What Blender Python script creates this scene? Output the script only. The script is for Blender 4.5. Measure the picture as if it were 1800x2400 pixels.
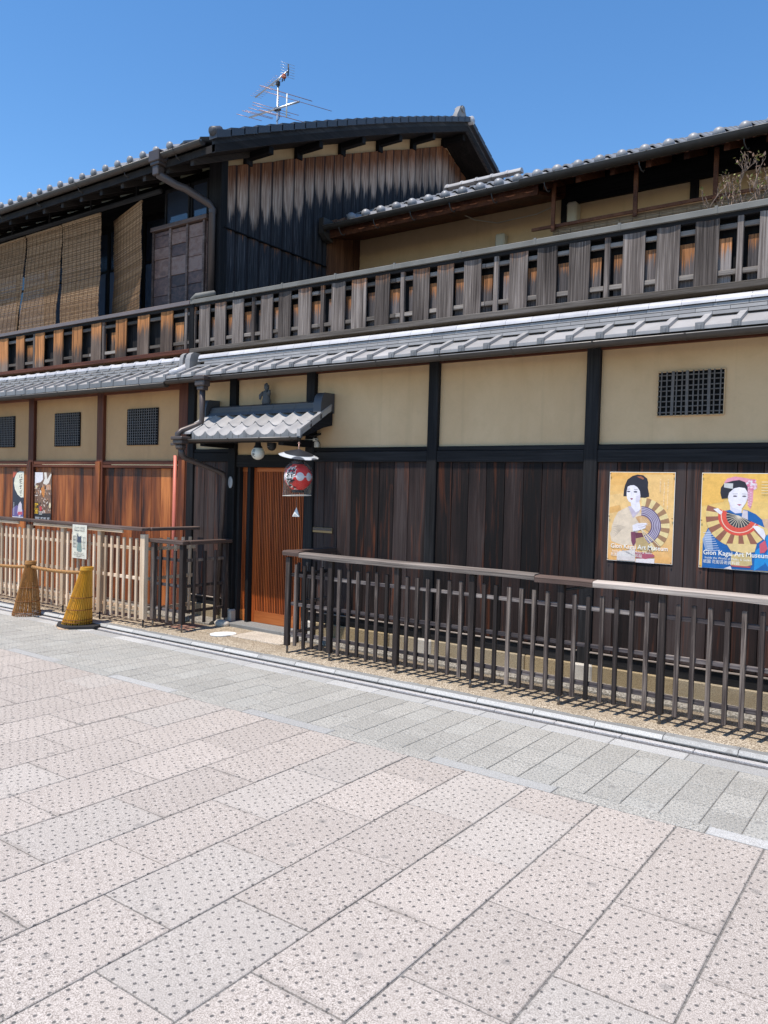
import bpy, math, random
from math import sin, cos, pi, radians, sqrt, atan2
from mathutils import Vector, Matrix

for _o in list(bpy.data.objects):
    bpy.data.objects.remove(_o)
SC = bpy.context.scene
COL = SC.collection
RND = random.Random(11)

# ------------------------------------------------------------------ camera
cam_d = bpy.data.cameras.new('camera')
cam = bpy.data.objects.new('camera', cam_d)
COL.objects.link(cam)
cam_d.sensor_fit = 'VERTICAL'
cam_d.sensor_height = 24.0
cam_d.lens = 1827.47 / 2400 * 24.0
cam_d.clip_start = 0.05
cam_d.clip_end = 3000
# axes of the lens, measured from the two vanishing points of the street
VPX = Vector((-1680 - 900, -(1079 - 1200), -1827.47)).normalized()   # towards -X
VPY = Vector((2195 - 900, -(1188 - 1200), -1827.47)).normalized()    # towards +Y
aX = -VPX
aY = (VPY - aX * VPY.dot(aX)).normalized()
aZ = aX.cross(aY)
cam.matrix_world = Matrix.Translation((0, 0, 1.7)) @ Matrix((aX, aY, aZ)).to_4x4()
SC.camera = cam

# ------------------------------------------------------------------ light
SUN_VEC = Vector((-0.18, -1.0, 2.7)).normalized()      # towards the sun
sun_el = math.asin(SUN_VEC.z)
sun_az = atan2(SUN_VEC.x, SUN_VEC.y)                     # clockwise from +Y
W = bpy.data.worlds.new('World')
SC.world = W
W.use_nodes = True
wn = W.node_tree
wn.nodes.clear()
sky = wn.nodes.new('ShaderNodeTexSky')
sky.sky_type = 'NISHITA'
sky.sun_disc = False
sky.sun_elevation = sun_el
sky.sun_rotation = sun_az
sky.altitude = 50
sky.air_density = 1.0
sky.dust_density = 0.0
sky.ozone_density = 2.5
bg = wn.nodes.new('ShaderNodeBackground')
bg.inputs['Strength'].default_value = 0.135
wo = wn.nodes.new('ShaderNodeOutputWorld')
hs = wn.nodes.new('ShaderNodeHueSaturation')
hs.inputs['Saturation'].default_value = 1.22
wn.links.new(sky.outputs[0], hs.inputs['Color'])
wn.links.new(hs.outputs[0], bg.inputs[0])
wn.links.new(bg.outputs[0], wo.inputs[0])
sun_d = bpy.data.lights.new('sun', 'SUN')
sun_d.energy = 3.7
sun_d.angle = radians(0.53)
sun_d.color = (1.0, 0.94, 0.86)
sun = bpy.data.objects.new('sun', sun_d)
COL.objects.link(sun)
sun.rotation_euler = SUN_VEC.to_track_quat('Z', 'Y').to_euler()
sun.location = SUN_VEC * 40
SC.view_settings.view_transform = 'Standard'
SC.view_settings.look = 'None'
SC.view_settings.exposure = 0.62
SC.view_settings.gamma = 1.0
SC.view_settings.use_curve_mapping = False
SC.render.engine = 'CYCLES'
SC.cycles.max_bounces = 8
SC.cycles.diffuse_bounces = 4
SC.cycles.transparent_max_bounces = 12

# ------------------------------------------------------------------ material helpers
class NT:
    def __init__(s, name):
        s.m = bpy.data.materials.new(name)
        s.m.use_nodes = True
        s.t = s.m.node_tree
        s.t.nodes.clear()
        s.out = s.t.nodes.new('ShaderNodeOutputMaterial')
        s.b = s.t.nodes.new('ShaderNodeBsdfPrincipled')
        s.t.links.new(s.b.outputs[0], s.out.inputs[0])
    def L(s, a, b):
        if isinstance(a, (int, float)):
            b.default_value = a
        elif isinstance(a, tuple):
            b.default_value = a if len(a) == 4 or b.type == 'VECTOR' else (*a, 1)
        else:
            s.t.links.new(a, b)
    def N(s, typ, **kw):
        n = s.t.nodes.new('ShaderNode' + typ)
        for k, v in kw.items():
            setattr(n, k, v)
        return n
    def math(s, op, a, b=0.0, c=None, clamp=False):
        n = s.N('Math', operation=op, use_clamp=clamp)
        s.L(a, n.inputs[0]); s.L(b, n.inputs[1])
        if c is not None: s.L(c, n.inputs[2])
        return n.outputs[0]
    def vmath(s, op, a, b):
        n = s.N('VectorMath', operation=op)
        s.L(a, n.inputs[0]); s.L(b, n.inputs[1])
        return n.outputs[0]
    def mix(s, f, a, b, typ='MIX'):
        n = s.N('Mix', data_type='RGBA', blend_type=typ)
        s.L(f, n.inputs[0]); s.L(a, n.inputs[6]); s.L(b, n.inputs[7])
        return n.outputs[2]
    def ramp(s, f, stops, interp='LINEAR'):
        n = s.N('ValToRGB')
        n.color_ramp.interpolation = interp
        e = n.color_ramp.elements
        while len(e) < len(stops): e.new(0.5)
        for k, (p, c) in enumerate(stops):
            e[k].position = p
            e[k].color = (*c, 1) if not isinstance(c, (int, float)) else (c, c, c, 1)
        s.L(f, n.inputs[0])
        return n.outputs[0]
    def noise(s, vec, scale, detail=4, rough=0.55, dist=0.0, col=False):
        n = s.N('TexNoise')
        s.L(vec, n.inputs['Vector'])
        n.inputs['Scale'].default_value = scale
        n.inputs['Detail'].default_value = detail
        n.inputs['Roughness'].default_value = rough
        n.inputs['Distortion'].default_value = dist
        return n.outputs['Color' if col else 'Fac']
    def scale(s, vec, v):
        return s.vmath('MULTIPLY', vec, v)
    def pos(s):
        return s.N('NewGeometry').outputs['Position']
    def obj(s, shift=True):
        c = s.N('TexCoord').outputs['Object']
        if not shift: return c
        r = s.N('ObjectInfo').outputs['Random']
        cb = s.N('CombineXYZ')
        s.L(s.math('MULTIPLY', r, 61.0), cb.inputs[0])
        s.L(s.math('MULTIPLY', r, 37.0), cb.inputs[1])
        s.L(s.math('MULTIPLY', r, 83.0), cb.inputs[2])
        return s.vmath('ADD', c, cb.outputs[0])
    def rnd(s):
        return s.N('ObjectInfo').outputs['Random']
    def prop(s, name):
        n = s.N('Attribute', attribute_type='OBJECT', attribute_name=name)
        return n.outputs['Fac']
    def sep(s, v):
        n = s.N('SeparateXYZ'); s.L(v, n.inputs[0]); return n.outputs
    def bump(s, h, strength, dist=0.01):
        n = s.N('Bump')
        n.inputs['Strength'].default_value = strength
        n.inputs['Distance'].default_value = dist
        s.L(h, n.inputs['Height'])
        s.t.links.new(n.outputs[0], s.b.inputs['Normal'])
    def set(s, col=None, rough=0.7, spec=0.3, metal=0.0, **kw):
        if col is not None: s.L(col, s.b.inputs['Base Color'])
        s.L(rough, s.b.inputs['Roughness'])
        s.L(spec, s.b.inputs['Specular IOR Level'])
        s.L(metal, s.b.inputs['Metallic'])
        for k, v in kw.items():
            s.L(v, s.b.inputs[k.replace('_', ' ')])
        return s.m

MAT = {}
def plain(name, col, rough=0.6, spec=0.3, metal=0.0, vary=0.12, sc=9.0):
    t = NT(name)
    n = t.noise(t.obj(), sc, 5)
    c = t.mix(t.math('MULTIPLY', t.math('SUBTRACT', 0.62, n, clamp=True), vary * 6, clamp=True), col, tuple(x * 0.55 for x in col))
    r = t.math('ADD', t.math('MULTIPLY', n, 0.25), rough - 0.12)
    MAT[name] = t.set(c, r, spec, metal)
    return MAT[name]

AX = {'x': 0, 'y': 1, 'z': 2}
def wood(name, dark, mid, light, axis='z', gs=60.0, st=0.03, rough=0.75, bump=0.35, rnd=0.3, spec=0.2,
         blotch=0.5, tint=None, tint_amt=0.0, extra=None):
    """grained wood along an axis of the object; every object gets its own patch of grain"""
    t = NT(name)
    v = t.obj()
    sv = [gs, gs, gs]; sv[AX[axis]] = gs * st
    g = t.noise(t.scale(v, tuple(sv)), 1.0, 6, 0.6, 0.5)
    sv2 = [7.0, 7.0, 7.0]; sv2[AX[axis]] = 0.9
    b = t.noise(t.scale(v, tuple(sv2)), 1.0, 4, 0.5, 0.3)
    f = t.math('ADD', t.math('MULTIPLY', g, 1 - blotch), t.math('MULTIPLY', b, blotch))
    f = t.math('ADD', f, t.math('MULTIPLY', t.math('SUBTRACT', t.rnd(), 0.5), rnd * 0.5))
    c = t.ramp(f, [(0.36, dark), (0.52, mid), (0.68, light)])
    if tint is not None:
        sv3 = [14.0, 14.0, 14.0]; sv3[AX[axis]] = 0.7
        n3 = t.noise(t.scale(t.vmath('ADD', v, (5.3, 9.1, 2.7)), tuple(sv3)), 1.0, 5, 0.6, 1.2)
        k = t.ramp(n3, [(0.56, 0.0), (0.72, 1.0)])
        c = t.mix(t.math('MULTIPLY', k, t.math('MULTIPLY', tint_amt, g)), c, tint)
    if extra: c = extra(t, c, g, v)
    n = t.mix(1.0, c, t.math('ADD', 0.78, t.math('MULTIPLY', t.rnd(), 0.44)), 'MULTIPLY')
    t.bump(g, bump, 0.004)
    MAT[name] = t.set(n, t.math('ADD', rough - 0.1, t.math('MULTIPLY', b, 0.2)), spec)
    return MAT[name]

# woods
wood('dark_board', (0.012, 0.0095, 0.009), (0.029, 0.019, 0.017), (0.052, 0.039, 0.036), tint=(0.19, 0.055, 0.02), tint_amt=0.95, rough=0.68, spec=0.15, rnd=0.5, bump=0.3)
wood('black_timber_z', (0.010, 0.0095, 0.0098), (0.019, 0.018, 0.0185), (0.036, 0.034, 0.034), spec=0.1, rough=0.68, rnd=0.2, bump=0.25)
wood('black_timber_x', (0.010, 0.0095, 0.0098), (0.019, 0.018, 0.0185), (0.036, 0.034, 0.034), spec=0.1, axis='x', rough=0.68, rnd=0.2, bump=0.25)
wood('black_timber_y', (0.010, 0.0095, 0.0105), (0.019, 0.018, 0.020), (0.036, 0.034, 0.036), spec=0.1, axis='y', rough=0.7, rnd=0.2, bump=0.25)
wood('red_timber_z', (0.05, 0.016, 0.010), (0.10, 0.032, 0.018), (0.17, 0.06, 0.03), rough=0.6, rnd=0.2)
wood('red_timber_x', (0.06, 0.02, 0.012), (0.13, 0.042, 0.022), (0.22, 0.085, 0.045), axis='x', rough=0.6, rnd=0.2)
wood('red_timber_y', (0.05, 0.016, 0.010), (0.10, 0.032, 0.018), (0.17, 0.06, 0.03), axis='y', rough=0.6, rnd=0.2)
wood('brown_board', (0.035, 0.010, 0.006), (0.25, 0.066, 0.017), (0.50, 0.17, 0.045), gs=70, blotch=0.62, rough=0.55, spec=0.35, rnd=0.35, bump=0.3)
wood('sheltered_board', (0.07, 0.03, 0.018), (0.17, 0.075, 0.04), (0.28, 0.14, 0.075), rough=0.75)
wood('fence_black_z', (0.022, 0.017, 0.015), (0.062, 0.046, 0.040), (0.25, 0.20, 0.165), gs=90, rough=0.7, rnd=0.3, bump=0.5, blotch=0.45)
wood('fence_black_x', (0.03, 0.026, 0.028), (0.075, 0.062, 0.064), (0.30, 0.26, 0.235), axis='x', gs=90, rough=0.7, rnd=0.3, bump=0.5, blotch=0.45)
wood('rail_worn_x', (0.13, 0.105, 0.09), (0.33, 0.275, 0.235), (0.56, 0.485, 0.42), axis='x', gs=80, st=0.02, rough=0.75, rnd=0.2, bump=0.6)
wood('fence_pale_z', (0.50, 0.35, 0.22), (0.73, 0.545, 0.375), (0.82, 0.67, 0.51), gs=80, rough=0.75, rnd=0.25)
wood('fence_pale_x', (0.48, 0.32, 0.19), (0.72, 0.52, 0.35), (0.80, 0.66, 0.51), axis='x', gs=80, rough=0.75, rnd=0.3)
wood('rail_brown_x', (0.06, 0.038, 0.03), (0.12, 0.08, 0.065), (0.22, 0.16, 0.135), axis='x', rough=0.6, rnd=0.2)
wood('rail_brown_y', (0.06, 0.038, 0.03), (0.12, 0.08, 0.065), (0.22, 0.16, 0.135), axis='y', rough=0.6, rnd=0.2)
wood('door_wood_z', (0.32, 0.066, 0.012), (0.46, 0.10, 0.018), (0.58, 0.155, 0.032), rough=0.5, spec=0.35, rnd=0.12, bump=0.15, gs=90)
wood('door_wood_x', (0.30, 0.075, 0.016), (0.44, 0.12, 0.026), (0.56, 0.19, 0.05), axis='x', rough=0.5, spec=0.35, rnd=0.1, bump=0.15, gs=90)
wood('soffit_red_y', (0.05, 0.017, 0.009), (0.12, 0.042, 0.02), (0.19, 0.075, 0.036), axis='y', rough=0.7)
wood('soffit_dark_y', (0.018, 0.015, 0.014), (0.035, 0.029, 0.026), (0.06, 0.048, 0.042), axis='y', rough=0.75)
wood('barge_board', (0.03, 0.03, 0.033), (0.07, 0.07, 0.076), (0.17, 0.15, 0.14), axis='y', rough=0.7, bump=0.5)
wood('grey_beam_x', (0.08, 0.065, 0.052), (0.19, 0.165, 0.145), (0.34, 0.30, 0.26), axis='x', gs=70, rough=0.85, bump=0.7)

def weather(lo, hi, col, jag):
    """unweathered upper end of a board: keeps its orange where the coping sheltered it"""
    def f(t, c, g, v):
        gz = t.sep(t.N('TexCoord').outputs['Generated'])[2]
        st = t.noise(t.scale(v, (95, 95, 2.2)), 1.0, 5, 0.65, 0.4)
        th = t.math('ADD', lo, t.math('MULTIPLY', t.math('FRACT', t.math('MULTIPLY', t.rnd(), 7.31)), hi - lo))
        d = t.math('ADD', t.math('SUBTRACT', gz, th), t.math('MULTIPLY', t.math('SUBTRACT', st, 0.5), jag))
        k = t.math('MULTIPLY', t.ramp(d, [(0.0, 0.0), (0.22, 1.0)]), 0.92)
        oc = t.ramp(g, [(0.32, tuple(x * 0.22 for x in col)), (0.5, col), (0.66, tuple(min(1, x * 1.7) for x in col))])
        return t.mix(k, c, oc)
    return f
wood('slat_grey', (0.042, 0.032, 0.027), (0.145, 0.118, 0.102), (0.34, 0.29, 0.255), gs=75, st=0.02, rough=0.85, bump=0.8, rnd=0.14, blotch=0.35, extra=weather(0.80, 1.10, (0.33, 0.135, 0.05), 0.7))
wood('slat_inner', (0.05, 0.045, 0.045), (0.14, 0.12, 0.115), (0.30, 0.26, 0.24), gs=75, st=0.02, rough=0.85, bump=0.7, rnd=0.3, blotch=0.35, extra=weather(0.50, 0.80, (0.36, 0.15, 0.055), 1.3))
wood('slat_orange', (0.05, 0.035, 0.028), (0.12, 0.085, 0.065), (0.24, 0.18, 0.14), gs=75, st=0.02, rough=0.8, bump=0.7, rnd=0.3, blotch=0.4, extra=weather(0.10, 0.62, (0.42, 0.175, 0.06), 1.3))

def charred():
    t = NT('charred_board')
    v = t.obj()
    g = t.noise(t.scale(v, (70, 70, 2.0)), 1.0, 6, 0.62, 0.6)
    st = t.noise(t.scale(v, (75, 75, 3.0)), 1.0, 5, 0.65, 0.3)
    z = t.sep(t.pos())[2]
    tc = t.sep(t.N('TexCoord').outputs['Object'])[1]
    edge = t.math('MULTIPLY', t.math('MULTIPLY', tc, tc), 22.0)            # the char creeps up along the board edges
    d = t.math('SUBTRACT', t.math('SUBTRACT', z, t.prop('char_z')), edge)
    d = t.math('ADD', d, t.math('MULTIPLY', t.math('SUBTRACT', st, 0.5), 0.62))
    k = t.ramp(d, [(0.0, 0.0), (0.12, 1.0)])
    black = t.ramp(g, [(0.35, (0.014, 0.013, 0.0145)), (0.56, (0.046, 0.044, 0.048)), (0.76, (0.14, 0.132, 0.135))])
    pale = t.ramp(g, [(0.32, (0.15, 0.08, 0.052)), (0.47, (0.40, 0.26, 0.185)), (0.64, (0.64, 0.48, 0.375))])
    brown = t.ramp(g, [(0.34, (0.08, 0.028, 0.013)), (0.55, (0.26, 0.10, 0.044)), (0.72, (0.42, 0.20, 0.10))])
    up = t.math('ADD', t.math('SUBTRACT', z, t.prop('brown_z')), t.math('MULTIPLY', t.math('SUBTRACT', st, 0.5), 0.5))
    kb = t.ramp(up, [(0.0, 0.0), (0.25, 1.0)])
    c = t.mix(k, black, t.mix(kb, pale, brown))
    ed = t.ramp(t.math('ADD', t.math('ABSOLUTE', tc), t.math('MULTIPLY', st, 0.012)), [(0.082, 0.0), (0.103, 0.92)])     # burnt edges of each board
    c = t.mix(ed, c, (0.02, 0.016, 0.018))
    c = t.mix(1.0, c, t.math('ADD', 0.8, t.math('MULTIPLY', t.rnd(), 0.4)), 'MULTIPLY')
    t.bump(g, 0.8, 0.006)
    MAT['charred_board'] = t.set(c, 0.8, 0.2)
charred()

def plaster(name, col, stain):
    t = NT(name)
    p = t.pos()
    n = t.noise(t.scale(p, (1.1, 1.1, 0.8)), 1.0, 6, 0.65, 0.4)
    f = t.noise(p, 55, 4, 0.7)
    c = t.mix(t.ramp(n, [(0.35, 0.0), (0.7, 1.0)]), col, stain)
    c = t.mix(0.25, c, t.mix(f, tuple(x * 0.8 for x in col), tuple(min(1, x * 1.15) for x in col)))
    dr = t.noise(t.scale(p, (9, 9, 0.35)), 1.0, 4, 0.6)
    c = t.mix(t.ramp(dr, [(0.58, 0.0), (0.78, 0.32)]), c, tuple(x * 0.62 for x in col))
    mo = t.noise(p, 7, 5, 0.7, 0.6)
    c = t.mix(t.ramp(mo, [(0.5, 0.0), (0.72, 0.25)]), c, tuple(x * 0.72 for x in col))
    t.bump(t.math('ADD', t.math('MULTIPLY', f, 0.4), n), 0.15, 0.01)
    MAT[name] = t.set(c, 0.95, 0.1)
plaster('cream_plaster', (0.69, 0.48, 0.275), (0.54, 0.355, 0.19))
plaster('tan_plaster', (0.60, 0.36, 0.18), (0.46, 0.262, 0.125))

def tile(name, col, rough, vary=0.3):
    t = NT(name)
    p = t.pos()
    n = t.noise(p, 6, 5, 0.6)
    s = t.noise(p, 90, 3, 0.6)
    c = t.mix(n, tuple(x * 0.78 for x in col), tuple(min(1, x * 1.2) for x in col))
    c = t.mix(1.0, c, t.math('ADD', 1 - vary / 2, t.math('MULTIPLY', t.rnd(), vary)), 'MULTIPLY')
    c = t.mix(t.ramp(s, [(0.60, 0.0), (0.75, 0.35)]), c, (0.12, 0.12, 0.11))
    t.bump(s, 0.06, 0.004)
    MAT[name] = t.set(c, t.math('ADD', rough - 0.08, t.math('MULTIPLY', n, 0.18)), 0.5)
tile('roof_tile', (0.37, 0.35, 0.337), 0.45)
tile('tile_face_shaded', (0.20, 0.196, 0.194), 0.5)  # smoked tile fronts, with their shade against the lit tops painted into the colour
tile('eave_tile', (0.25, 0.245, 0.245), 0.42)
tile('roof_tile_dark', (0.06, 0.06, 0.066), 0.5, 0.12)
tile('ridge_tile', (0.55, 0.53, 0.53), 0.28)
tile('flat_tile', (0.285, 0.272, 0.262), 0.55)

def granite(name, base, dark, lite, dot_sp, dot_r, dots=True, tint=0.3, bumpd=0.5, dotcol=(0.15, 0.145, 0.14)):
    t = NT(name)
    p = t.pos()
    s1 = t.noise(p, 210, 3, 0.75)
    s2 = t.noise(p, 75, 4, 0.7)
    s3 = t.noise(p, 2.2, 4, 0.6)
    c = t.ramp(s1, [(0.37, dark), (0.49, base), (0.62, lite)])
    c = t.mix(t.ramp(s2, [(0.50, 0.0), (0.72, 0.55)]), c, dark)
    c = t.mix(t.ramp(s3, [(0.45, 0.0), (0.72, 0.35)]), c, tuple(x * 0.78 for x in base))
    r = t.rnd()
    c = t.mix(1.0, c, t.math('ADD', 1 - tint / 2, t.math('MULTIPLY', r, tint)), 'MULTIPLY')
    grey = t.math('GREATER_THAN', t.math('FRACT', t.math('MULTIPLY', r, 13.7)), 0.8)
    c = t.mix(t.math('MULTIPLY', grey, 0.16), c, t.mix(s1, (0.25, 0.25, 0.23), (0.62, 0.61, 0.56)))
    h = t.math('ADD', t.math('MULTIPLY', s2, 0.6), t.math('MULTIPLY', s1, 0.4))
    # grime gathered along the joints, and old gum and drip spots
    gn = t.sep(t.N('TexCoord').outputs['Generated'])
    ex = t.math('MINIMUM', gn[0], t.math('SUBTRACT', 1.0, gn[0])); ey = t.math('MINIMUM', gn[1], t.math('SUBTRACT', 1.0, gn[1]))
    ee = t.math('ADD', t.math('MINIMUM', ex, ey), t.math('MULTIPLY', t.math('SUBTRACT', s3, 0.42), 0.22))
    c = t.mix(t.ramp(ee, [(0.0, 0.42), (0.035, 0.0)]), c, tuple(x * 0.55 for x in base))
    gv = t.N('TexVoronoi', voronoi_dimensions='2D', feature='F1'); t.L(t.vmath('ADD', p, t.scale(t.noise(p, 30, 2, 0.5, col=True), (0.03, 0.03, 0))), gv.inputs['Vector'])
    gv.inputs['Scale'].default_value = 2.1
    gk = t.math('MULTIPLY', t.ramp(gv.outputs['Distance'], [(0.03, 1.0), (0.055, 0.0)]), t.math('GREATER_THAN', t.sep(gv.outputs['Color'])[0], 0.45))
    c = t.mix(t.math('MULTIPLY', gk, 0.42), c, (0.16, 0.15, 0.14))
    if dots:
        o = t.N('TexVoronoi', voronoi_dimensions='2D', feature='F1')
        rot = t.N('Mapping'); t.L(p, rot.inputs[0]); rot.inputs['Rotation'].default_value = (0, 0, 0.52)
        wob = t.vmath('ADD', rot.outputs[0], t.scale(t.noise(p, 95, 3, 0.6, col=True), (0.006, 0.006, 0)))
        t.L(wob, o.inputs['Vector'])
        o.inputs['Scale'].default_value = 1.0 / dot_sp
        o.inputs['Randomness'].default_value = 0.42
        k = t.ramp(o.outputs['Distance'], [(dot_r / dot_sp * 0.72, 1.0), (dot_r / dot_sp * 1.12, 0.0)])
        c = t.mix(t.math('MULTIPLY', k, t.math('ADD', 0.38, t.math('MULTIPLY', s2, 1.0), clamp=True)), c, dotcol)
        h = t.math('SUBTRACT', h, t.math('MULTIPLY', k, 1.5))
    t.bump(h, bumpd, 0.006)
    MAT[name] = t.set(c, 0.85, 0.25)
granite('granite_pink', (0.455, 0.39, 0.338), (0.195, 0.164, 0.139), (0.635, 0.563, 0.50), 0.050, 0.0070, tint=0.13, dotcol=(0.10, 0.094, 0.09))
granite('granite_grey', (0.375, 0.352, 0.308), (0.12, 0.112, 0.098), (0.595, 0.565, 0.51), 0.036, 0.0055, tint=0.16, dotcol=(0.2, 0.205, 0.2))
granite('granite_plain', (0.43, 0.415, 0.39), (0.26, 0.25, 0.235), (0.56, 0.545, 0.52), 0.05, 0.005, dots=False, tint=0.35, bumpd=0.25)
granite('granite_kerb', (0.235, 0.23, 0.22), (0.14, 0.14, 0.13), (0.32, 0.315, 0.30), 0.05, 0.005, dots=False, tint=0.2, bumpd=0.2)
granite('foundation_stone', (0.33, 0.245, 0.135), (0.14, 0.10, 0.055), (0.50, 0.39, 0.24), 0.05, 0.005, dots=False, tint=0.2, bumpd=1.0)
granite('pale_stone', (0.52, 0.47, 0.40), (0.33, 0.29, 0.24), (0.64, 0.59, 0.52), 0.05, 0.005, dots=False, tint=0.15, bumpd=0.5)

def aggregate(name, base, dark, lite, sc=150):
    t = NT(name)
    p = t.pos()
    vo = t.N('TexVoronoi', feature='F1'); t.L(p, vo.inputs['Vector']); vo.inputs['Scale'].default_value = sc
    cc = t.sep(vo.outputs['Color'])[0]
    n = t.noise(p, 3.0, 5, 0.65)
    c = t.ramp(cc, [(0.1, dark), (0.5, base), (0.95, lite)])
    c = t.mix(t.ramp(n, [(0.45, 0.0), (0.75, 0.5)]), c, tuple(x * 0.62 for x in base))
    t.bump(vo.outputs['Distance'], 0.5, 0.004)
    MAT[name] = t.set(c, 0.9, 0.2)
aggregate('aggregate', (0.345, 0.272, 0.19), (0.14, 0.105, 0.072), (0.60, 0.51, 0.39))
aggregate('terrazzo', (0.52, 0.445, 0.36), (0.27, 0.215, 0.16), (0.72, 0.64, 0.54), 200)
aggregate('red_terrazzo', (0.30, 0.15, 0.11), (0.16, 0.075, 0.05), (0.42, 0.26, 0.2), 200)
aggregate('fillet_mortar', (0.24, 0.215, 0.18), (0.13, 0.115, 0.095), (0.34, 0.31, 0.27), 110)
aggregate('mortar', (0.20, 0.185, 0.17), (0.12, 0.11, 0.10), (0.29, 0.275, 0.255), 160)
aggregate('gutter_dark', (0.13, 0.125, 0.125), (0.08, 0.077, 0.075), (0.2, 0.19, 0.19), 130)
aggregate('concrete_strip', (0.50, 0.47, 0.445), (0.36, 0.335, 0.32), (0.60, 0.57, 0.545), 240)

# metals, paints and the rest
plain('gutter_metal', (0.085, 0.070, 0.058), 0.5, 0.4, 0.35, 0.25)
plain('gutter_rim', (0.30, 0.275, 0.25), 0.4, 0.5, 0.4)
plain('downpipe_metal', (0.09, 0.068, 0.06), 0.45, 0.5, 0.3)
plain('coping_metal', (0.20, 0.192, 0.172), 0.72, 0.3, 0.05, 0.3, 5)
plain('coping_brown', (0.19, 0.15, 0.14), 0.5, 0.5, 0.2, 0.2, 5)
plain('red_pipe', (0.62, 0.17, 0.115), 0.5, 0.4)
plain('white_plastic', (0.74, 0.71, 0.63), 0.5, 0.4, 0, 0.08)
plain('beige_plastic', (0.60, 0.53, 0.40), 0.55, 0.4, 0, 0.08)
plain('grey_plastic', (0.42, 0.42, 0.42), 0.5, 0.4)
plain('black_rubber', (0.028, 0.028, 0.03), 0.7, 0.3)
plain('black_paint', (0.018, 0.018, 0.021), 0.5, 0.4)
plain('steel', (0.55, 0.55, 0.55), 0.35, 0.5, 0.9)
plain('pin_steel', (0.20, 0.17, 0.145), 0.6, 0.4, 0.5)
plain('orange_plastic', (0.55, 0.14, 0.06), 0.5, 0.4)
plain('copper_red', (0.42, 0.26, 0.22), 0.4, 0.5, 0.6)
plain('white_stone', (0.80, 0.79, 0.76), 0.7, 0.3, 0, 0.05)
plain('figurine_clay', (0.10, 0.105, 0.11), 0.7, 0.3, 0, 0.3, 30)
plain('brass', (0.30, 0.21, 0.11), 0.45, 0.5, 0.7)
plain('bare_twig', (0.27, 0.19, 0.14), 0.8, 0.2, 0, 0.3, 40)
t_ = NT('leaf_dry')
MAT['leaf_dry'] = t_.set(t_.ramp(t_.noise(t_.pos(), 26, 2), [(0.35, (0.10, 0.15, 0.035)), (0.48, (0.30, 0.30, 0.10)), (0.56, (0.45, 0.28, 0.20)), (0.7, (0.62, 0.46, 0.38))]), 0.7, 0.2)
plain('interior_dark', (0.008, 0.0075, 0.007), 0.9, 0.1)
plain('rope', (0.42, 0.22, 0.085), 0.8, 0.2, 0, 0.3, 60)
plain('bamboo_brown', (0.42, 0.195, 0.055), 0.55, 0.35, 0, 0.35, 12)
plain('bamboo_gold', (0.66, 0.32, 0.022), 0.4, 0.45, 0, 0.25, 12)
plain('bamboo_band', (0.20, 0.075, 0.02), 0.6, 0.3)
plain('lath_dark', (0.17, 0.155, 0.145), 0.7, 0.3, 0, 0.3, 30)
plain('lath', (0.16, 0.14, 0.125), 0.7, 0.3, 0, 0.35, 30)
plain('reed', (0.32, 0.20, 0.112), 0.8, 0.2, 0, 0.3, 14)
plain('reed_light', (0.43, 0.285, 0.17), 0.8, 0.2, 0, 0.3, 14)
plain('reed_cord', (0.20, 0.125, 0.07), 0.8, 0.2)
t_ = NT('rust_panel')
v_ = t_.obj()
n_ = t_.noise(t_.scale(v_, (9, 9, 16)), 1.0, 5, 0.65, 0.6)
c_ = t_.ramp(t_.math('ADD', t_.math('MULTIPLY', n_, 0.7), t_.math('MULTIPLY', t_.rnd(), 0.4)), [(0.35, (0.05, 0.036, 0.036)), (0.52, (0.115, 0.07, 0.062)), (0.64, (0.20, 0.115, 0.085)), (0.75, (0.24, 0.16, 0.13))])
MAT['rust_panel'] = t_.set(c_, 0.6, 0.3)
plain('curtain_blue', (0.12, 0.16, 0.235), 0.8, 0.2)
plain('paper_white', (0.78, 0.75, 0.68), 0.75, 0.2, 0, 0.05)
plain('lamp_white', (0.76, 0.73, 0.62), 0.35, 0.5, 0, 0.04)

def flat(name, col, rough=0.45, spec=0.35):
    t = NT(name)
    n = t.noise(t.pos(), 22, 4, 0.6)
    f = t.noise(t.pos(), 160, 2, 0.6)
    c = t.mix(t.math('ADD', t.math('MULTIPLY', n, 1.1), t.math('MULTIPLY', f, 0.5)), tuple(x * 0.62 for x in col), tuple(min(1, x * 1.14) for x in col))
    MAT[name] = t.set(c, rough, spec)
def glass(name, col, a):
    t = NT(name)
    tr = t.N('BsdfTransparent'); tr.inputs[0].default_value = (0.96, 0.96, 0.97, 1)
    gl = t.N('BsdfGlossy'); gl.inputs['Roughness'].default_value = 0.12
    df = t.N('BsdfDiffuse'); df.inputs[0].default_value = (0.75, 0.75, 0.76, 1)
    m1 = t.N('MixShader'); m1.inputs[0].default_value = 0.55
    t.L(gl.outputs[0], m1.inputs[1]); t.L(df.outputs[0], m1.inputs[2])
    lw = t.N('LayerWeight'); lw.inputs[0].default_value = 0.25
    f = t.math('ADD', a, t.math('MULTIPLY', lw.outputs['Facing'], 0.20), clamp=True)
    m2 = t.N('MixShader'); t.L(f, m2.inputs[0])
    t.L(tr.outputs[0], m2.inputs[1]); t.L(m1.outputs[0], m2.inputs[2])
    t.t.links.new(m2.outputs[0], t.out.inputs[0])
    MAT[name] = t.m
glass('clear_bag', (1, 1, 1), 0.02)
t_ = NT('window_glass')
MAT['window_glass'] = t_.set((0.03, 0.04, 0.06, 1), 0.04, 0.8)

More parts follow.
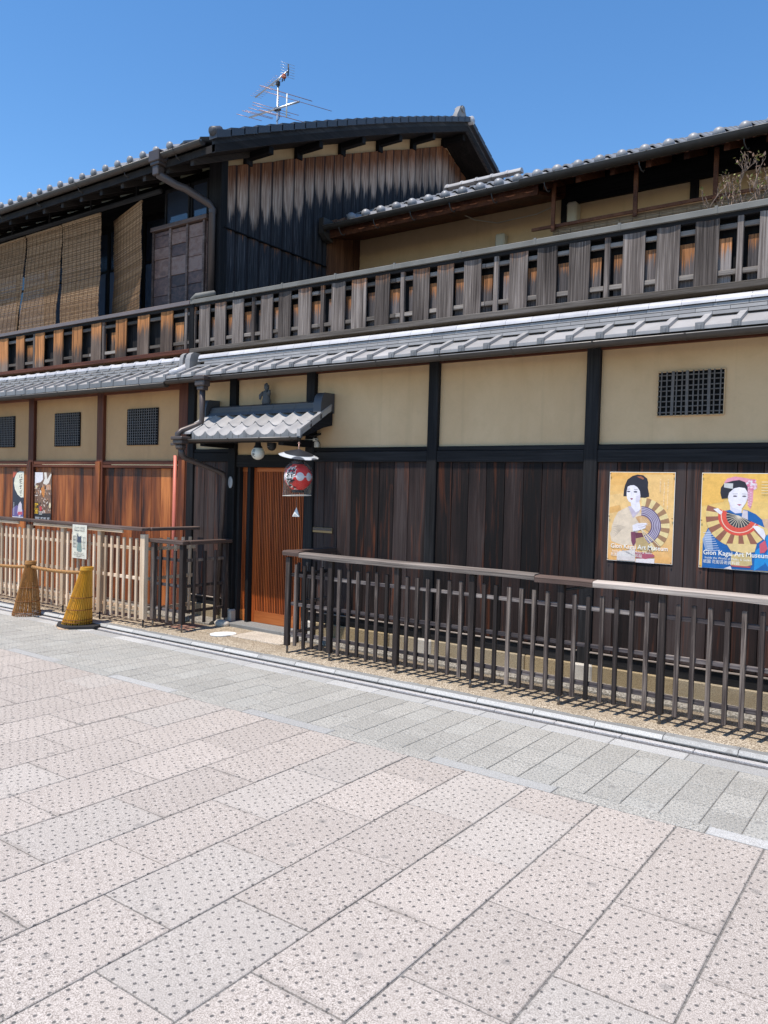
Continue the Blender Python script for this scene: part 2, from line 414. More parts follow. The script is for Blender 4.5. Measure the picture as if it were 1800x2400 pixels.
def add_shade():
    """translucent patterned sheet over the lantern"""
    t = NT('lantern_cover')
    p = t.obj(False)
    vo = t.N('TexVoronoi', feature='F1'); t.L(p, vo.inputs['Vector']); vo.inputs['Scale'].default_value = 6.0
    c = t.ramp(vo.outputs['Distance'], [(0.42, (0.10, 0.105, 0.12)), (0.5, (0.74, 0.74, 0.74))])
    t.set(c, 0.25, 0.5)
    tr = t.N('BsdfTransparent'); m = t.N('MixShader')
    t.L(t.ramp(vo.outputs['Distance'], [(0.42, 0.75), (0.5, 0.62)]), m.inputs[0])
    t.L(tr.outputs[0], m.inputs[1]); t.L(t.b.outputs[0], m.inputs[2])
    t.t.links.new(m.outputs[0], t.out.inputs[0])
    MAT['lantern_cover'] = t.m
add_shade()

# ------------------------------------------------------------------ geometry helpers
class MB:
    """collects polygons, then links them as ONE mesh object"""
    def __init__(s):
        s.v = []; s.f = []; s.mi = []; s.cur = 0
    def add(s, vs, fs):
        o = len(s.v)
        s.v += [tuple(v) for v in vs]
        s.f += [tuple(i + o for i in f) for f in fs]
        s.mi += [s.cur] * len(fs)
        return s
    def box(s, x0, x1, y0, y1, z0, z1, b=0.0):
        b = min(b, (x1 - x0) * .45, (y1 - y0) * .45, (z1 - z0) * .45)
        if b <= 0:
            vs = [(x, y, z) for z in (z0, z1) for y in (y0, y1) for x in (x0, x1)]
            return s.add(vs, [(0, 2, 3, 1), (4, 5, 7, 6), (0, 1, 5, 4), (2, 6, 7, 3), (0, 4, 6, 2), (1, 3, 7, 5)])
        vs = []; idx = {}
        X = (x0, x1); Y = (y0, y1); Z = (z0, z1); sg = (1, -1)
        for k in range(2):
            for j in range(2):
                for i in range(2):
                    x, y, z = X[i], Y[j], Z[k]
                    idx[i, j, k, 0] = len(vs); vs.append((x, y + b * sg[j], z + b * sg[k]))
                    idx[i, j, k, 1] = len(vs); vs.append((x + b * sg[i], y, z + b * sg[k]))
                    idx[i, j, k, 2] = len(vs); vs.append((x + b * sg[i], y + b * sg[j], z))
        g = lambda i, j, k, a: idx[i, j, k, a]
        fs = [tuple(g(0, j, k, 0) for j, k in ((0, 0), (0, 1), (1, 1), (1, 0))),
              tuple(g(1, j, k, 0) for j, k in ((0, 0), (1, 0), (1, 1), (0, 1))),
              tuple(g(i, 0, k, 1) for i, k in ((0, 0), (1, 0), (1, 1), (0, 1))),
              tuple(g(i, 1, k, 1) for i, k in ((0, 0), (0, 1), (1, 1), (1, 0))),
              tuple(g(i, j, 0, 2) for i, j in ((0, 0), (0, 1), (1, 1), (1, 0))),
              tuple(g(i, j, 1, 2) for i, j in ((0, 0), (1, 0), (1, 1), (0, 1)))]
        for p in range(2):
            for q in range(2):
                e = [g(0, p, q, 1), g(1, p, q, 1), g(1, p, q, 2), g(0, p, q, 2)]
                fs.append(tuple(e if (p + q) % 2 else e[::-1]))
                e = [g(p, 0, q, 0), g(p, 1, q, 0), g(p, 1, q, 2), g(p, 0, q, 2)]
                fs.append(tuple(e[::-1] if (p + q) % 2 else e))
                e = [g(p, q, 0, 0), g(p, q, 1, 0), g(p, q, 1, 1), g(p, q, 0, 1)]
                fs.append(tuple(e if (p + q) % 2 else e[::-1]))
        for i in range(2):
            for j in range(2):
                for k in range(2):
                    t = (g(i, j, k, 0), g(i, j, k, 1), g(i, j, k, 2))
                    fs.append(t if (i + j + k) % 2 == 0 else t[::-1])
        return s.add(vs, fs)
    def prism(s, pts, axis, a, b):
        """extrude a closed outline; axis x: pts are (y, z); y: (x, z); z: (x, y)"""
        n = len(pts)
        def P(p, t):
            return {'x': (t, p[0], p[1]), 'y': (p[0], t, p[1]), 'z': (p[0], p[1], t)}[axis]
        ar = sum(pts[i][0] * pts[(i + 1) % n][1] - pts[(i + 1) % n][0] * pts[i][1] for i in range(n))
        if (ar < 0) != (axis == 'y'): pts = pts[::-1]
        vs = [P(p, a) for p in pts] + [P(p, b) for p in pts]
        fl = b < a
        fs = [tuple(range(n))[::-1], tuple(range(n, 2 * n))]
        fs += [(i, (i + 1) % n, n + (i + 1) % n, n + i) for i in range(n)]
        if fl: fs = [f[::-1] for f in fs]
        return s.add(vs, fs)
    def strip(s, rows, closed=False, flip=False):
        """skin between equal rows of points"""
        n = len(rows[0]); vs = [p for r in rows for p in r]; fs = []
        for j in range(len(rows) - 1):
            for i in range(n if closed else n - 1):
                a = j * n + i; b2 = j * n + (i + 1) % n
                f = (a, b2, b2 + n, a + n)
                fs.append(f[::-1] if flip else f)
        return s.add(vs, fs)
    def tube(s, pts, r, n=8, cap=True):
        pts = [Vector(p) for p in pts]
        rr = r if isinstance(r, (list, tuple)) else [r] * len(pts)
        rows = []; up = None
        for i, p in enumerate(pts):
            d = (pts[min(i + 1, len(pts) - 1)] - pts[max(i - 1, 0)]).normalized()
            if up is None:
                up = Vector((0, 0, 1)) if abs(d.z) < 0.9 else Vector((0, 1, 0))
            a = d.cross(up).normalized(); up = a.cross(d).normalized()
            rows.append([p + (a * cos(2 * pi * k / n) + up * sin(2 * pi * k / n)) * rr[i] for k in range(n)])
        o = len(s.v)
        s.strip(rows, True)
        if cap:
            m = len(pts)
            s.f += [tuple(o + k for k in range(n))[::-1], tuple(o + (m - 1) * n + k for k in range(n))]
            s.mi += [s.cur] * 2
        return s
    def lathe(s, prof, n=16, c=(0, 0, 0), cap=True):
        """prof: (radius, height) from the bottom up"""
        rows = [[(c[0] + r * cos(2 * pi * k / n), c[1] + r * sin(2 * pi * k / n), c[2] + z) for k in range(n)] for r, z in prof]
        o = len(s.v)
        s.strip(rows, True)
        if cap:
            m = len(prof)
            s.f += [tuple(o + k for k in range(n))[::-1], tuple(o + (m - 1) * n + k for k in range(n))]
            s.mi += [s.cur] * 2
        return s
    def mesh(s, name, smooth=False):
        me = bpy.data.meshes.new(name)
        me.from_pydata(s.v, [], s.f)
        if any(s.mi): me.polygons.foreach_set('material_index', s.mi)
        if smooth:
            me.polygons.foreach_set('use_smooth', [True] * len(s.f))
            if smooth is not True:
                try: me.set_sharp_from_angle(angle=radians(smooth))
                except Exception: pass
        me.update()
        return me

WORLD = {}
def link(o, wloc, parent):
    COL.objects.link(o)
    WORLD[o.name] = Vector(wloc)
    if parent is not None:
        o.parent = parent
        o.location = Vector(wloc) - WORLD[parent.name]
    else:
        o.location = wloc
    return o
def put(name, me, mat, parent, loc, rot=None, **props):
    """an object that shows a (maybe shared) mesh at a world position"""
    if mat is not None and len(me.materials) == 0:
        for k in (mat if isinstance(mat, (list, tuple)) else [mat]): me.materials.append(MAT[k])
    o = bpy.data.objects.new(name, me)
    if rot: o.rotation_euler = rot
    for k, v in props.items(): o[k] = v
    return link(o, loc, parent)
def done(name, mb, mat, parent=None, smooth=False, **props):
    """link an MB drawn in world coordinates; its origin goes to the middle of its foot"""
    xs, ys, zs = zip(*mb.v)
    c = ((min(xs) + max(xs)) / 2, (min(ys) + max(ys)) / 2, (min(zs) + max(zs)) / 2)
    mb.v = [(x - c[0], y - c[1], z - c[2]) for x, y, z in mb.v]
    return put(name, mb.mesh(name, smooth), mat, parent, c, **props)
def box(name, x0, x1, y0, y1, z0, z1, mat, parent=None, b=0.004, **props):
    return done(name, MB().box(x0, x1, y0, y1, z0, z1, b), mat, parent, **props)
def thing(name, label, cat, loc, group=None):
    o = bpy.data.objects.new(name, None)
    o.empty_display_size = 0.2
    o['label'] = label; o['category'] = cat
    if group: o['group'] = group
    return link(o, loc, None)
def tag(o, label, cat, group=None):
    o['label'] = label; o['category'] = cat
    if group: o['group'] = group
    return o
_cache = {}
def shared(key, make):
    if key not in _cache: _cache[key] = make()
    return _cache[key]
def cbox(name, sx, sy, sz, b):
    return shared((name, round(sx, 4), round(sy, 4), round(sz, 4), b),
                  lambda: MB().box(-sx / 2, sx / 2, -sy / 2, sy / 2, -sz / 2, sz / 2, b).mesh(name))
def text(body, size, x, y, z, mat, parent, name='lettering', mats=None, spin=None, bold=0.0, align='LEFT', sx=1.0, vertical=False):
    """flat letters standing in a plane that faces the street (-Y)"""
    cu = bpy.data.curves.new(name, 'FONT')
    cu.body = '\n'.join(body) if vertical else body
    cu.size = size; cu.resolution_u = 2; cu.align_x = align
    if vertical: cu.space_line = 0.82
    cu.offset = bold
    to = bpy.data.objects.new('t', cu)
    me = bpy.data.meshes.new_from_object(to)
    bpy.data.objects.remove(to)
    me.materials.clear()
    vs = [(v.co.x * sx, 0, v.co.y) for v in me.vertices]
    fs = [tuple(p.vertices) for p in me.polygons]
    return vs, fs, (x, y, z)

# ------------------------------------------------------------------ the ground
SL = 0.0107
def gz(y):                       # the street falls gently towards the gutter
    return SL * (5.25 - y)
SLOPE_ROT = (-math.atan(SL), 0, 0)

road = MB()
road.strip([[(x, -400, gz(-12) - 0.03) for x in (-600, 600)], [(x, -12, gz(-12) - 0.0055) for x in (-600, 600)],
            [(x, 5.46, gz(5.46) - 0.0055) for x in (-600, 600)]])
road = put('road', road.mesh('road'), 'mortar', None, (0, 0, 0), kind='structure')
# large pink slabs, half a slab out of step from row to row
PW, PL = 0.4135, 0.638
for r in range(-30, 6):
    xc = -0.62 + (r - 0.5) * 0.4148
    fam = r % 2
    y = 4.165
    joints = [4.165]
    j = (3.83 if fam == 0 else 3.505)
    while j > -0.35:
        joints.append(j); j -= PL
    # leave out what lies far outside the picture on the near left
    lim = 0.2 if xc > -3.2 else (0.2 + (-3.2 - xc) * 0.42)
    for a, b2 in zip(joints, joints[1:]):
        if a < lim or xc > 1.7: continue
        L_ = a - b2 - 0.007
        me = cbox('paving_slab', PW - 0.0065, L_, 0.06, 0.003)
        yc = (a + b2) / 2
        put('paving_slab', me, 'granite_pink', road, (xc, yc, gz(yc) - 0.03 + RND.uniform(-.0012, .0012)), SLOPE_ROT)
# narrow pale band between pink and grey slabs
for k in range(-18, 4):
    x1 = -0.90 + k * 0.83
    me = cbox('border_slab' if k % 2 else 'border_slab_b', 0.825, 0.100, 0.06, 0.003)
    o = put('border_slab', me, 'granite_plain' if k % 2 else 'granite_grey', road, (x1 - 0.415, 4.2195, gz(4.22) - 0.0295), SLOPE_ROT)
# small grey slabs
for r in range(-56, 13):
    xc = -1.16 + (r + 0.5) * 0.2078
    ys = [4.273]
    y = 4.273 + RND.choice((0.13, 0.2, 0.31, 0.26))
    while y < 5.2:
        ys.append(y); y += RND.choice((0.31, 0.335, 0.42, 0.30))
    ys.append(5.30)
    if len(ys) > 2 and ys[-1] - ys[-2] < 0.07: ys.pop(-2)
    for a, b2 in zip(ys, ys[1:]):
        me = cbox('grey_slab', 0.203, b2 - a - 0.005, 0.05, 0.003)
        yc = (a + b2) / 2
        put('grey_slab', me, 'granite_grey', road, (xc, yc, gz(yc) - 0.025 + RND.uniform(-.0012, .0012)), SLOPE_ROT)
for k in range(-32, 6):
    xc = -1.287 + (k + 0.5) * 0.509
    put('edge_slab', cbox('edge_slab', 0.504, 0.142, 0.05, 0.003), 'granite_plain', road, (xc, 5.3755, gz(5.37) - 0.025), SLOPE_ROT)

gutter = MB()
gutter.box(-40, 30, 5.452, 5.525, -0.08, -0.016)
gutter = put('gutter', gutter.mesh('gutter'), 'gutter_dark', None, (0, 0, 0), kind='structure')
for k in range(-32, 6):
    xc = -1.285 + (k + 0.5) * 0.502
    put('gutter_stone', cbox('gutter_stone', 0.498, 0.052, 0.06, 0.004), 'concrete_strip', gutter, (xc, 5.552, -0.033))
kerb = MB().box(-40, 30, 5.586, 5.67, -0.1, 0.006)
kerb = put('kerb', kerb.mesh('kerb'), 'mortar', None, (0, 0, 0), kind='structure')
def kerb_mesh():
    return MB().prism([(-0.052, -0.05), (-0.052, 0.014), (-0.030, 0.036), (0.050, 0.042), (0.050, -0.05)], 'x', -0.2445, 0.2445).mesh('kerb_stone')
def highlight_mesh():  # pale strip laid on the bevel as its sunlit highlight
    return MB().prism([(-0.0535, 0.010), (-0.0535, 0.016), (-0.031, 0.0385), (-0.025, 0.0398), (-0.025, 0.02)], 'x', -0.2435, 0.2435).mesh('kerb_highlight')
for k in range(-34, 6):
    xc = -1.015 + (k + 0.5) * 0.4925
    put('kerb_stone', shared('kerb', kerb_mesh), 'granite_kerb', kerb, (xc, 5.638, 0))
    put('kerb_highlight', shared('highlight', highlight_mesh), 'granite_plain', kerb, (xc, 5.638, 0))
# strip of exposed-aggregate concrete in front of the houses, with a ragged outer edge
pv = MB()
xs = [-40 + i * 0.06 for i in range(1170)]
e0 = [5.685 + 0.010 * sin(x * 7.1) + 0.008 * sin(x * 23.7 + 1) + RND.uniform(-.007, .007) for x in xs]
pv.strip([[(x, e - 0.006, 0.036) for x, e in zip(xs, e0)], [(x, e + 0.01, 0.0455) for x, e in zip(xs, e0)],
          [(x, 5.85, 0.052) for x in xs], [(x, 6.34, 0.058) for x in xs], [(x, 6.345, -0.1) for x in xs]])
pavement = put('pavement', pv.mesh('pavement', True), 'aggregate', None, (0, 0, 0), kind='structure')
# rounded mortar fillet along the foot of the walls
for x0, x1 in ((-40, -6.98), (-5.62, 30)):
    fl = MB().prism([(6.332, 0.02), (6.332, 0.075), (6.36, 0.098), (6.42, 0.108), (6.53, 0.112), (6.53, 0.02)], 'x', x0, x1)
    done('mortar_fillet', fl, 'fillet_mortar', pavement)
# entrance paving: two terrazzo panels and the red patch in the corner of the black fence
box('terrazzo_panel', -6.30, -5.56, 6.03, 6.425, 0.02, 0.0635, 'terrazzo', pavement, 0.003)
box('terrazzo_panel', -6.95, -6.305, 5.98, 6.425, 0.02, 0.062, 'aggregate', pavement, 0.003)
box('red_panel', -7.24, -6.86, 5.95, 6.27, 0.02, 0.0615, 'red_terrazzo', pavement, 0.003)

# ------------------------------------------------------------------ the dark house on the right
KB = 6.65 / 6.575          # balcony plane
HR = thing('machiya_house', 'dark timber machiya with black board wall, cream plaster and a slatted roof terrace', 'house', (-3.0, 6.6, 0))
POSTS = [(-7.692, -7.575), (-4.142, -4.028), (-2.525, -2.405), (-0.905, -0.785), (0.715, 0.835)]
for a, b2 in POSTS:
    box('post', a, b2, 6.55, 6.68, 0.115, 3.02, 'black_timber_z', HR, 0.006)
box('post', -6.952, -6.836, 6.55, 6.68, 0.115, 3.02, 'black_timber_z', HR, 0.006)
box('post', -5.738, -5.612, 6.55, 6.68, 0.115, 3.02, 'black_timber_z', HR, 0.006)
box('post', -6.836, -6.80, 6.60, 6.70, 0.10, 2.0, 'black_timber_z', HR, 0.004)
bays = [(-7.575, -6.952), (-5.612, -4.142), (-4.028, -2.525), (-2.405, -0.905), (-0.785, 0.715)]
for a, b2 in bays:
    box('beam', a, b2, 6.557, 6.66, 2.004, 2.112, 'black_timber_x', HR, 0.004)
    box('beam', a, b2, 6.565, 6.66, 2.1145, 2.157, 'black_timber_x', HR, 0.004)
    box('plaster_panel', a, b2, 6.60, 6.66, 2.157, 3.02, 'cream_plaster', HR, 0.0)
    box('ground_sill', a, b2, 6.545, 6.66, 0.248, 0.348, 'black_timber_x', HR, 0.003)
    box('sill_cap', a, b2, 6.528, 6.56, 0.349, 0.359, 'rail_worn_x', HR, 0.002)
box('plaster_panel', -6.836, -5.738, 6.60, 6.66, 2.085, 3.02, 'cream_plaster', HR, 0.0)
# boards of the wall, one by one
def boards(x0, edges, x1, z0, z1, mat, parent, y=6.58, prop=None):
    e = [x0] + list(edges) + [x1]
    for a, b2 in zip(e, e[1:]):
        o = box('wall_board', a + 0.0022, b2 - 0.0022, y + RND.uniform(-.0015, .0015), y + 0.03, z0, z1, mat, parent, 0.003)
for a, b2 in ((-7.6, -6.90), (-5.65, 1.6)): box('board_backing', a, b2, 6.612, 6.65, 0.12, 2.05, 'interior_dark', HR, 0)
boards(-7.575, (-7.39, -7.205, -7.02), -6.952, 0.359, 2.006, 'dark_board', HR)
boards(-5.612, (-5.466, -5.278, -5.093, -4.911, -4.730, -4.545, -4.362), -4.142, 0.359, 2.006, 'dark_board', HR)
boards(-4.028, (-3.857, -3.674, -3.482, -3.290, -3.101, -2.918, -2.731), -2.525, 0.359, 2.006, 'dark_board', HR)
boards(-2.405, (-2.235, -2.042, -1.851, -1.663, -1.471, -1.281, -1.091), -0.905, 0.359, 2.006, 'dark_board', HR)
boards(-0.785, (-0.60, -0.41, -0.22, -0.03, 0.16, 0.35, 0.54), 0.715, 0.359, 2.006, 'dark_board', HR)
boards(0.835, (1.02, 1.21, 1.4), 1.6, 0.359, 2.006, 'dark_board', HR)
box('plaster_panel', 0.835, 1.6, 6.60, 6.66, 2.157, 3.02, 'cream_plaster', HR, 0)
box('beam', 0.835, 1.6, 6.557, 6.66, 2.004, 2.157, 'black_timber_x', HR, 0.004)
# foundation stones
fs = [-5.60, -4.513, -3.007, -1.685, -0.30, 1.0, 1.6]
for a, b2 in zip(fs, fs[1:]):
    box('foundation_stone', a + 0.003, b2 - 0.003, 6.52, 6.66, 0.03, 0.247, 'foundation_stone', HR, 0.008)
box('foundation_stone', -7.60, -6.95, 6.52, 6.66, 0.03, 0.259, 'foundation_stone', HR, 0.008)
for x in (-5.60, -4.09, -2.46, -0.84, 0.78):
    box('post_stone', x - 0.09, x + 0.09, 6.505, 6.66, 0.03, 0.2485, 'pale_stone', HR, 0.012)
# small lattice window with its rounded plaster edge
def lattice(parent, x0, x1, z0, z1, nv, nh, wide, y=6.595, mat='lath', skew=0.0):
    w = MB()
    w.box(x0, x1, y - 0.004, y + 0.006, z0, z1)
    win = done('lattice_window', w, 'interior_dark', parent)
    fr = MB(); t = 0.008
    for a in ((x0 - t, x1 + t, z1, z1 + t), (x0 - t, x1 + t, z0 - t, z0), (x0 - t, x0, z0, z1), (x1, x1 + t, z0, z1)):
        fr.box(a[0], a[1], y - 0.016, y + 0.004, a[2], a[3], 0.004)
    done('frame', fr, 'cream_plaster' if wide else 'black_timber_x', win)
    for k in range(nh):
        z = z0 + (k + 0.6) * (z1 - z0) / (nh + 0.2) + RND.uniform(-.006, .006) * (1 if wide else .3)
        o = put('lath', cbox('lath_h', x1 - x0 + 0.01, 0.008, 0.0095, 0.002), mat, win, ((x0 + x1) / 2, y - 0.011, z), (0, RND.uniform(-.012, .012) if wide else 0, 0))
    for k in range(nv):
        ww = 0.024 if (wide and k in (2, 5, 9)) else (0.0105 if wide else 0.011)
        x = x0 + (k + 0.7) * (x1 - x0) / (nv + 0.4) + RND.uniform(-.006, .006) * (1 if wide else .3)
        put('lath', cbox('lath_v%g' % ww, ww, 0.008, z1 - z0 + 0.01, 0.002), mat, win, (x, y - 0.019, (z0 + z1) / 2), (0, RND.uniform(-.012, .012) if wide else 0, 0))
    return win
lattice(HR, -1.915, -1.405, 2.39, 2.742, 12, 8, True)
# letter slot, number plate
ms = MB(); ms.box(-5.608, -5.333, 6.566, 6.58, 1.228, 1.286, 0.003)
ms = done('letter_slot', ms, 'brass', HR)
box('slot_flap', -5.60, -5.34, 6.560, 6.569, 1.252, 1.280, 'downpipe_metal', ms, 0.002)
npl = MB()
npl.lathe([(0.045, 0), (0.045, 0.008), (0.03, 0.012)], 24)
npl.v = [(x * 0.78, -z, y * 1.55) for x, y, z in npl.v]
put('number_plate', npl.mesh('number_plate'), 'grey_plastic', HR, (-6.895, 6.55, 1.757))

# sliding lattice door and its frame
box('lintel', -6.836, -5.738, 6.575, 6.70, 1.94, 2.085, 'black_timber_x', HR, 0.004)
box('threshold_stone', -6.93, -5.60, 6.42, 6.72, 0.02, 0.103, 'granite_kerb', HR, 0.006)
def lattice_door(x0, x1, y, nbar, name='sliding_door', kick=0.135):
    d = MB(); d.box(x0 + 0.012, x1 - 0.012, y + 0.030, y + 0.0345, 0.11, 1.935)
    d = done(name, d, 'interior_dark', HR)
    z0, z1 = 0.104, 1.94
    box('stile', x0, x0 + 0.042, y, y + 0.036, z0, z1, 'door_wood_z', d, 0.003)
    box('stile', x1 - 0.042, x1, y, y + 0.036, z0, z1, 'door_wood_z', d, 0.003)
    box('top_rail', x0 + 0.042, x1 - 0.042, y + 0.002, y + 0.034, z1 - 0.05, z1, 'door_wood_x', d, 0.003)
    box('kick_panel', x0 + 0.042, x1 - 0.042, y + 0.004, y + 0.032, z0, z0 + kick, 'door_wood_x', d, 0.003)
    p = (x1 - x0 - 0.084) / nbar
    for k in range(nbar):
        put('lattice_bar', cbox('lattice_bar', p * 0.50, 0.008, z1 - 0.05 - z0 - kick, 0.002), 'door_wood_z', d,
            (x0 + 0.042 + (k + 0.5) * p, y + 0.006, (z1 - 0.05 + z0 + kick) / 2))
    return d
lattice_door(-6.86, -6.668, 6.655, 5, 'side_panel')
box('door_post', -6.668, -6.622, 6.60, 6.70, 0.104, 1.94, 'black_timber_z', HR, 0.003)
lattice_door(-6.62, -5.742, 6.665, 30)
# carved stones at the foot of the door post
box('base_stone', -6.965, -6.80, 6.50, 6.60, 0.05, 0.240, 'pale_stone', HR, 0.015)
fs_ = MB(); fs_.lathe([(0.05, 0), (0.085, 0.015), (0.09, 0.05), (0.06, 0.075), (0.02, 0.082)], 12)
fs_.v = [(x * 1.25, y * 0.8, z) for x, y, z in fs_.v]
put('field_stone', fs_.mesh('field_stone', True), 'pale_stone', HR, (-6.83, 6.40, 0.05))

# ---------------------------------------------------------------- porch roof over the door
def porch_z(y): return 2.285 + 0.585 * (y - 6.03)
PR = MB()
PR.prism([(6.05, porch_z(6.05) - 0.05), (6.58, porch_z(6.58) - 0.05), (6.58, porch_z(6.58) - 0.085), (6.06, porch_z(6.06) - 0.085)], 'x', -7.14, -5.40)
PR = done('porch_roof', PR, 'black_timber_x', HR)
def wave(u):     # S-shaped tile: shallow pan with a roll on its left side
    return 0.056 * (1 - sin(pi * ((u + 0.94) % 1.0))) ** 1.25 - 0.020
def wave_tile(w, l, slope, th=0.016, n=20):
    m = MB(); top = []; bot = []
    for j, y in enumerate((0, l)):
        zz = slope * y
        top.append([(w * (i / n - 0.5) * 1.02, y, zz + wave(i / n)) for i in range(n + 1)])
        bot.append([(w * (i / n - 0.5) * 1.02, y + (0.012 if j == 0 else 0), zz + wave(i / n) - th) for i in range(n + 1)])
    m.strip(top); m.strip(bot, flip=True)
    m.strip([bot[0], top[0]])
    m.strip([[top[0][0], top[1][0]], [bot[0][0], bot[1][0]]], flip=False)
    m.strip([[top[0][-1], top[1][-1]], [bot[0][-1], bot[1][-1]]], flip=True)
    return m
def eave_apron(m, w, drop, n=20, th=0.02):
    f = [[(w * (i / n - 0.5), -0.006, wave(i / n)) for i in range(n + 1)], [(w * (i / n - 0.5), -0.006, -drop) for i in range(n + 1)]]
    bk = [[(x, th, z - 0.004) for x, y, z in r] for r in f]
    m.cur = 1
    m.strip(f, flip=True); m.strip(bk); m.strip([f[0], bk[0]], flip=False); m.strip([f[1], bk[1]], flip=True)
    return m
PWD = 0.2075
def porch_tile(): return wave_tile(PWD, 0.17, 0.585).mesh('roof_tile', 40)
def porch_eave(): return eave_apron(wave_tile(PWD, 0.19, 0.585), PWD, 0.062).mesh('roof_tile', 40)
for k in range(8):
    xc = -6.99 + PWD * (k + 0.5) - 0.02
    put('roof_tile', shared('pe', porch_eave), ['roof_tile', 'tile_face_shaded'], PR, (xc, 6.045, porch_z(6.045) - 0.004), (0, 0, RND.uniform(-.004, .004)))
    for r in range(2):
        y = 6.205 + r * 0.158
        put('roof_tile', shared('pt', porch_tile), 'roof_tile', PR, (xc + RND.uniform(-.002, .002), y, porch_z(y) + 0.017), (0, 0, RND.uniform(-.005, .005)))
    for gx, gt in ((-0.0585, 0.002), (0.0315, 0.014)):
        box('tile_groove', xc + gx - .0015, xc + gx + .0015, 6.0365, 6.0385, porch_z(6.045) - 0.06, porch_z(6.045) - 0.004 - gt, 'gutter_dark', PR, 0)
# verge tiles at both ends, barge boards, ridge with its end tiles
for sx, x0, x1 in ((1, -5.40, -5.355), (-1, -7.215, -7.03)):
    for r in range(3):
        y = 6.035 + r * 0.158
        v = MB(); a = porch_z(y) + 0.032 + 0.006 * r; b2 = a + 0.585 * 0.18
        v.prism([(y, a), (y + 0.18, b2), (y + 0.18, b2 - 0.02 - (0.055 if sx > 0 else 0)), (y, a - 0.022 - (0.055 if sx > 0 else 0))], 'x', x0, x1)
        done('verge_tile', v, 'roof_tile', PR)
for x0, x1 in ((-5.395, -5.36), (-7.16, -7.12)):
    v = MB().prism([(6.07, 2.262), (6.10, 2.245), (6.25, 2.295), (6.40, 2.355), (6.56, 2.395), (6.56, 2.55), (6.09, 2.29)], 'x', x0, x1)
    done('barge_board', v, 'black_timber_y', PR)
rg = [(6.385, 2.535), (6.40, 2.57), (6.415, 2.572), (6.415, 2.60), (6.43, 2.602), (6.43, 2.635), (6.50, 2.66), (6.585, 2.66), (6.585, 2.52)]
for k in range(5):
    a = -7.13 + k * 0.338
    done('ridge_tile', MB().prism(rg, 'x', a + 0.0015, a + 0.3365), 'roof_tile_dark', PR)
for x0, x1 in ((-5.47, -5.36), (-7.235, -7.15)):
    v = MB().prism([(6.36, 2.525), (6.365, 2.62), (6.39, 2.70), (6.43, 2.735), (6.585, 2.74), (6.585, 2.525)], 'x', x0, x1)
    done('ridge_end_tile', v, 'roof_tile_dark', PR, 40)
box('eave_board', -7.10, -5.40, 6.075, 6.11, 2.19, 2.24, 'black_timber_x', PR, 0.003)
for x in (-6.9, -5.68):
    box('bracket', x - 0.04, x + 0.04, 6.10, 6.56, 2.16, 2.235, 'black_timber_y', PR, 0.004)

# half-round gutters
def gutter_run(name, x0, x1, y, z, r, parent, mat='gutter_metal', brackets=(), rot=0.0):
    g = MB(); rows = []
    for rr in (r, r - 0.003):
        rows.append([(0, -rr * cos(pi * k / 10), -rr * sin(pi * k / 10)) for k in range(11)])
    L_ = x1 - x0
    o = [[(x0, y + p[1], z + p[2]) for p in rows[0]], [(x1, y + p[1], z + p[2]) for p in rows[0]]]
    i_ = [[(x0, y + p[1], z + p[2]) for p in rows[1]], [(x1, y + p[1], z + p[2]) for p in rows[1]]]
    g.strip(o); g.strip(i_, flip=True)
    g.strip([[o[0][0], o[1][0]], [i_[0][0], i_[1][0]]]); g.strip([[o[0][-1], o[1][-1]], [i_[0][-1], i_[1][-1]]], flip=True)
    for xx in (x0, x1):
        g.add([(xx, y + p[1], z + p[2]) for p in rows[0]], [tuple(range(11))])
    G = done(name, g, mat, parent, 60)
    rim = MB().tube([(x0, y - r, z), (x1, y - r, z)], 0.0045, 6)
    done('rim', rim, 'gutter_rim', G, True)
    for bx in brackets:
        b_ = MB(); b_.strip([[(bx + dx, y - (r + 0.004) * cos(pi * k / 10), z - (r + 0.004) * sin(pi * k / 10)) for k in range(11)] for dx in (-0.008, 0.008)], flip=True)
        b_.box(bx - 0.008, bx + 0.008, y - r - 0.008, y - r + 0.006, z - 0.004, z + 0.006)
        done('bracket', b_, mat, G, 60)
    return G
gutter_run('gutter', -7.06, -5.37, 6.035, 2.232, 0.034, HR, brackets=(-6.38, -5.9, -5.46))

# ---------------------------------------------------------------- pent roofs of both houses
HL = thing('machiya_house', 'reddish brown timber machiya with charred gable boards and a slatted balcony', 'house', (-11, 6.6, 0))
def pent_z(y): return 3.033 + 0.45 * (y - 6.27)
TW = 0.2612
def sheet_tile(lip):
    """flat pan with a raised rib along its right edge"""
    w = TW
    pr = [(-w / 2, -0.026), (-w / 2, 0.0), (w / 2 - 0.052, 0.0), (w / 2 - 0.049, 0.030), (w / 2 + 0.002, 0.030), (w / 2 + 0.002, -0.026)]
    m = MB(); l = 0.30
    a = [(x, 0, z) for x, z in pr]; b2 = [(x, l, z + 0.45 * l) for x, z in pr]
    n = len(pr)
    m.add(a + b2, [tuple(range(n))] + [(i, n + i, n + (i + 1) % n, (i + 1) % n) for i in range(n)])
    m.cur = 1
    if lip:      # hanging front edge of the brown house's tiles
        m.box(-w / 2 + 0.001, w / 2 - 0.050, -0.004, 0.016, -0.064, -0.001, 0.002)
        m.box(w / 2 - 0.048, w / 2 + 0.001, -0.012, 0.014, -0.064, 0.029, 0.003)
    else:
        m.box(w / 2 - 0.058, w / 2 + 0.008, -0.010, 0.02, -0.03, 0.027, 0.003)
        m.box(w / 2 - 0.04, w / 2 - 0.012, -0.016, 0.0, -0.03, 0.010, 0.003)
    return m.mesh('roof_tile')
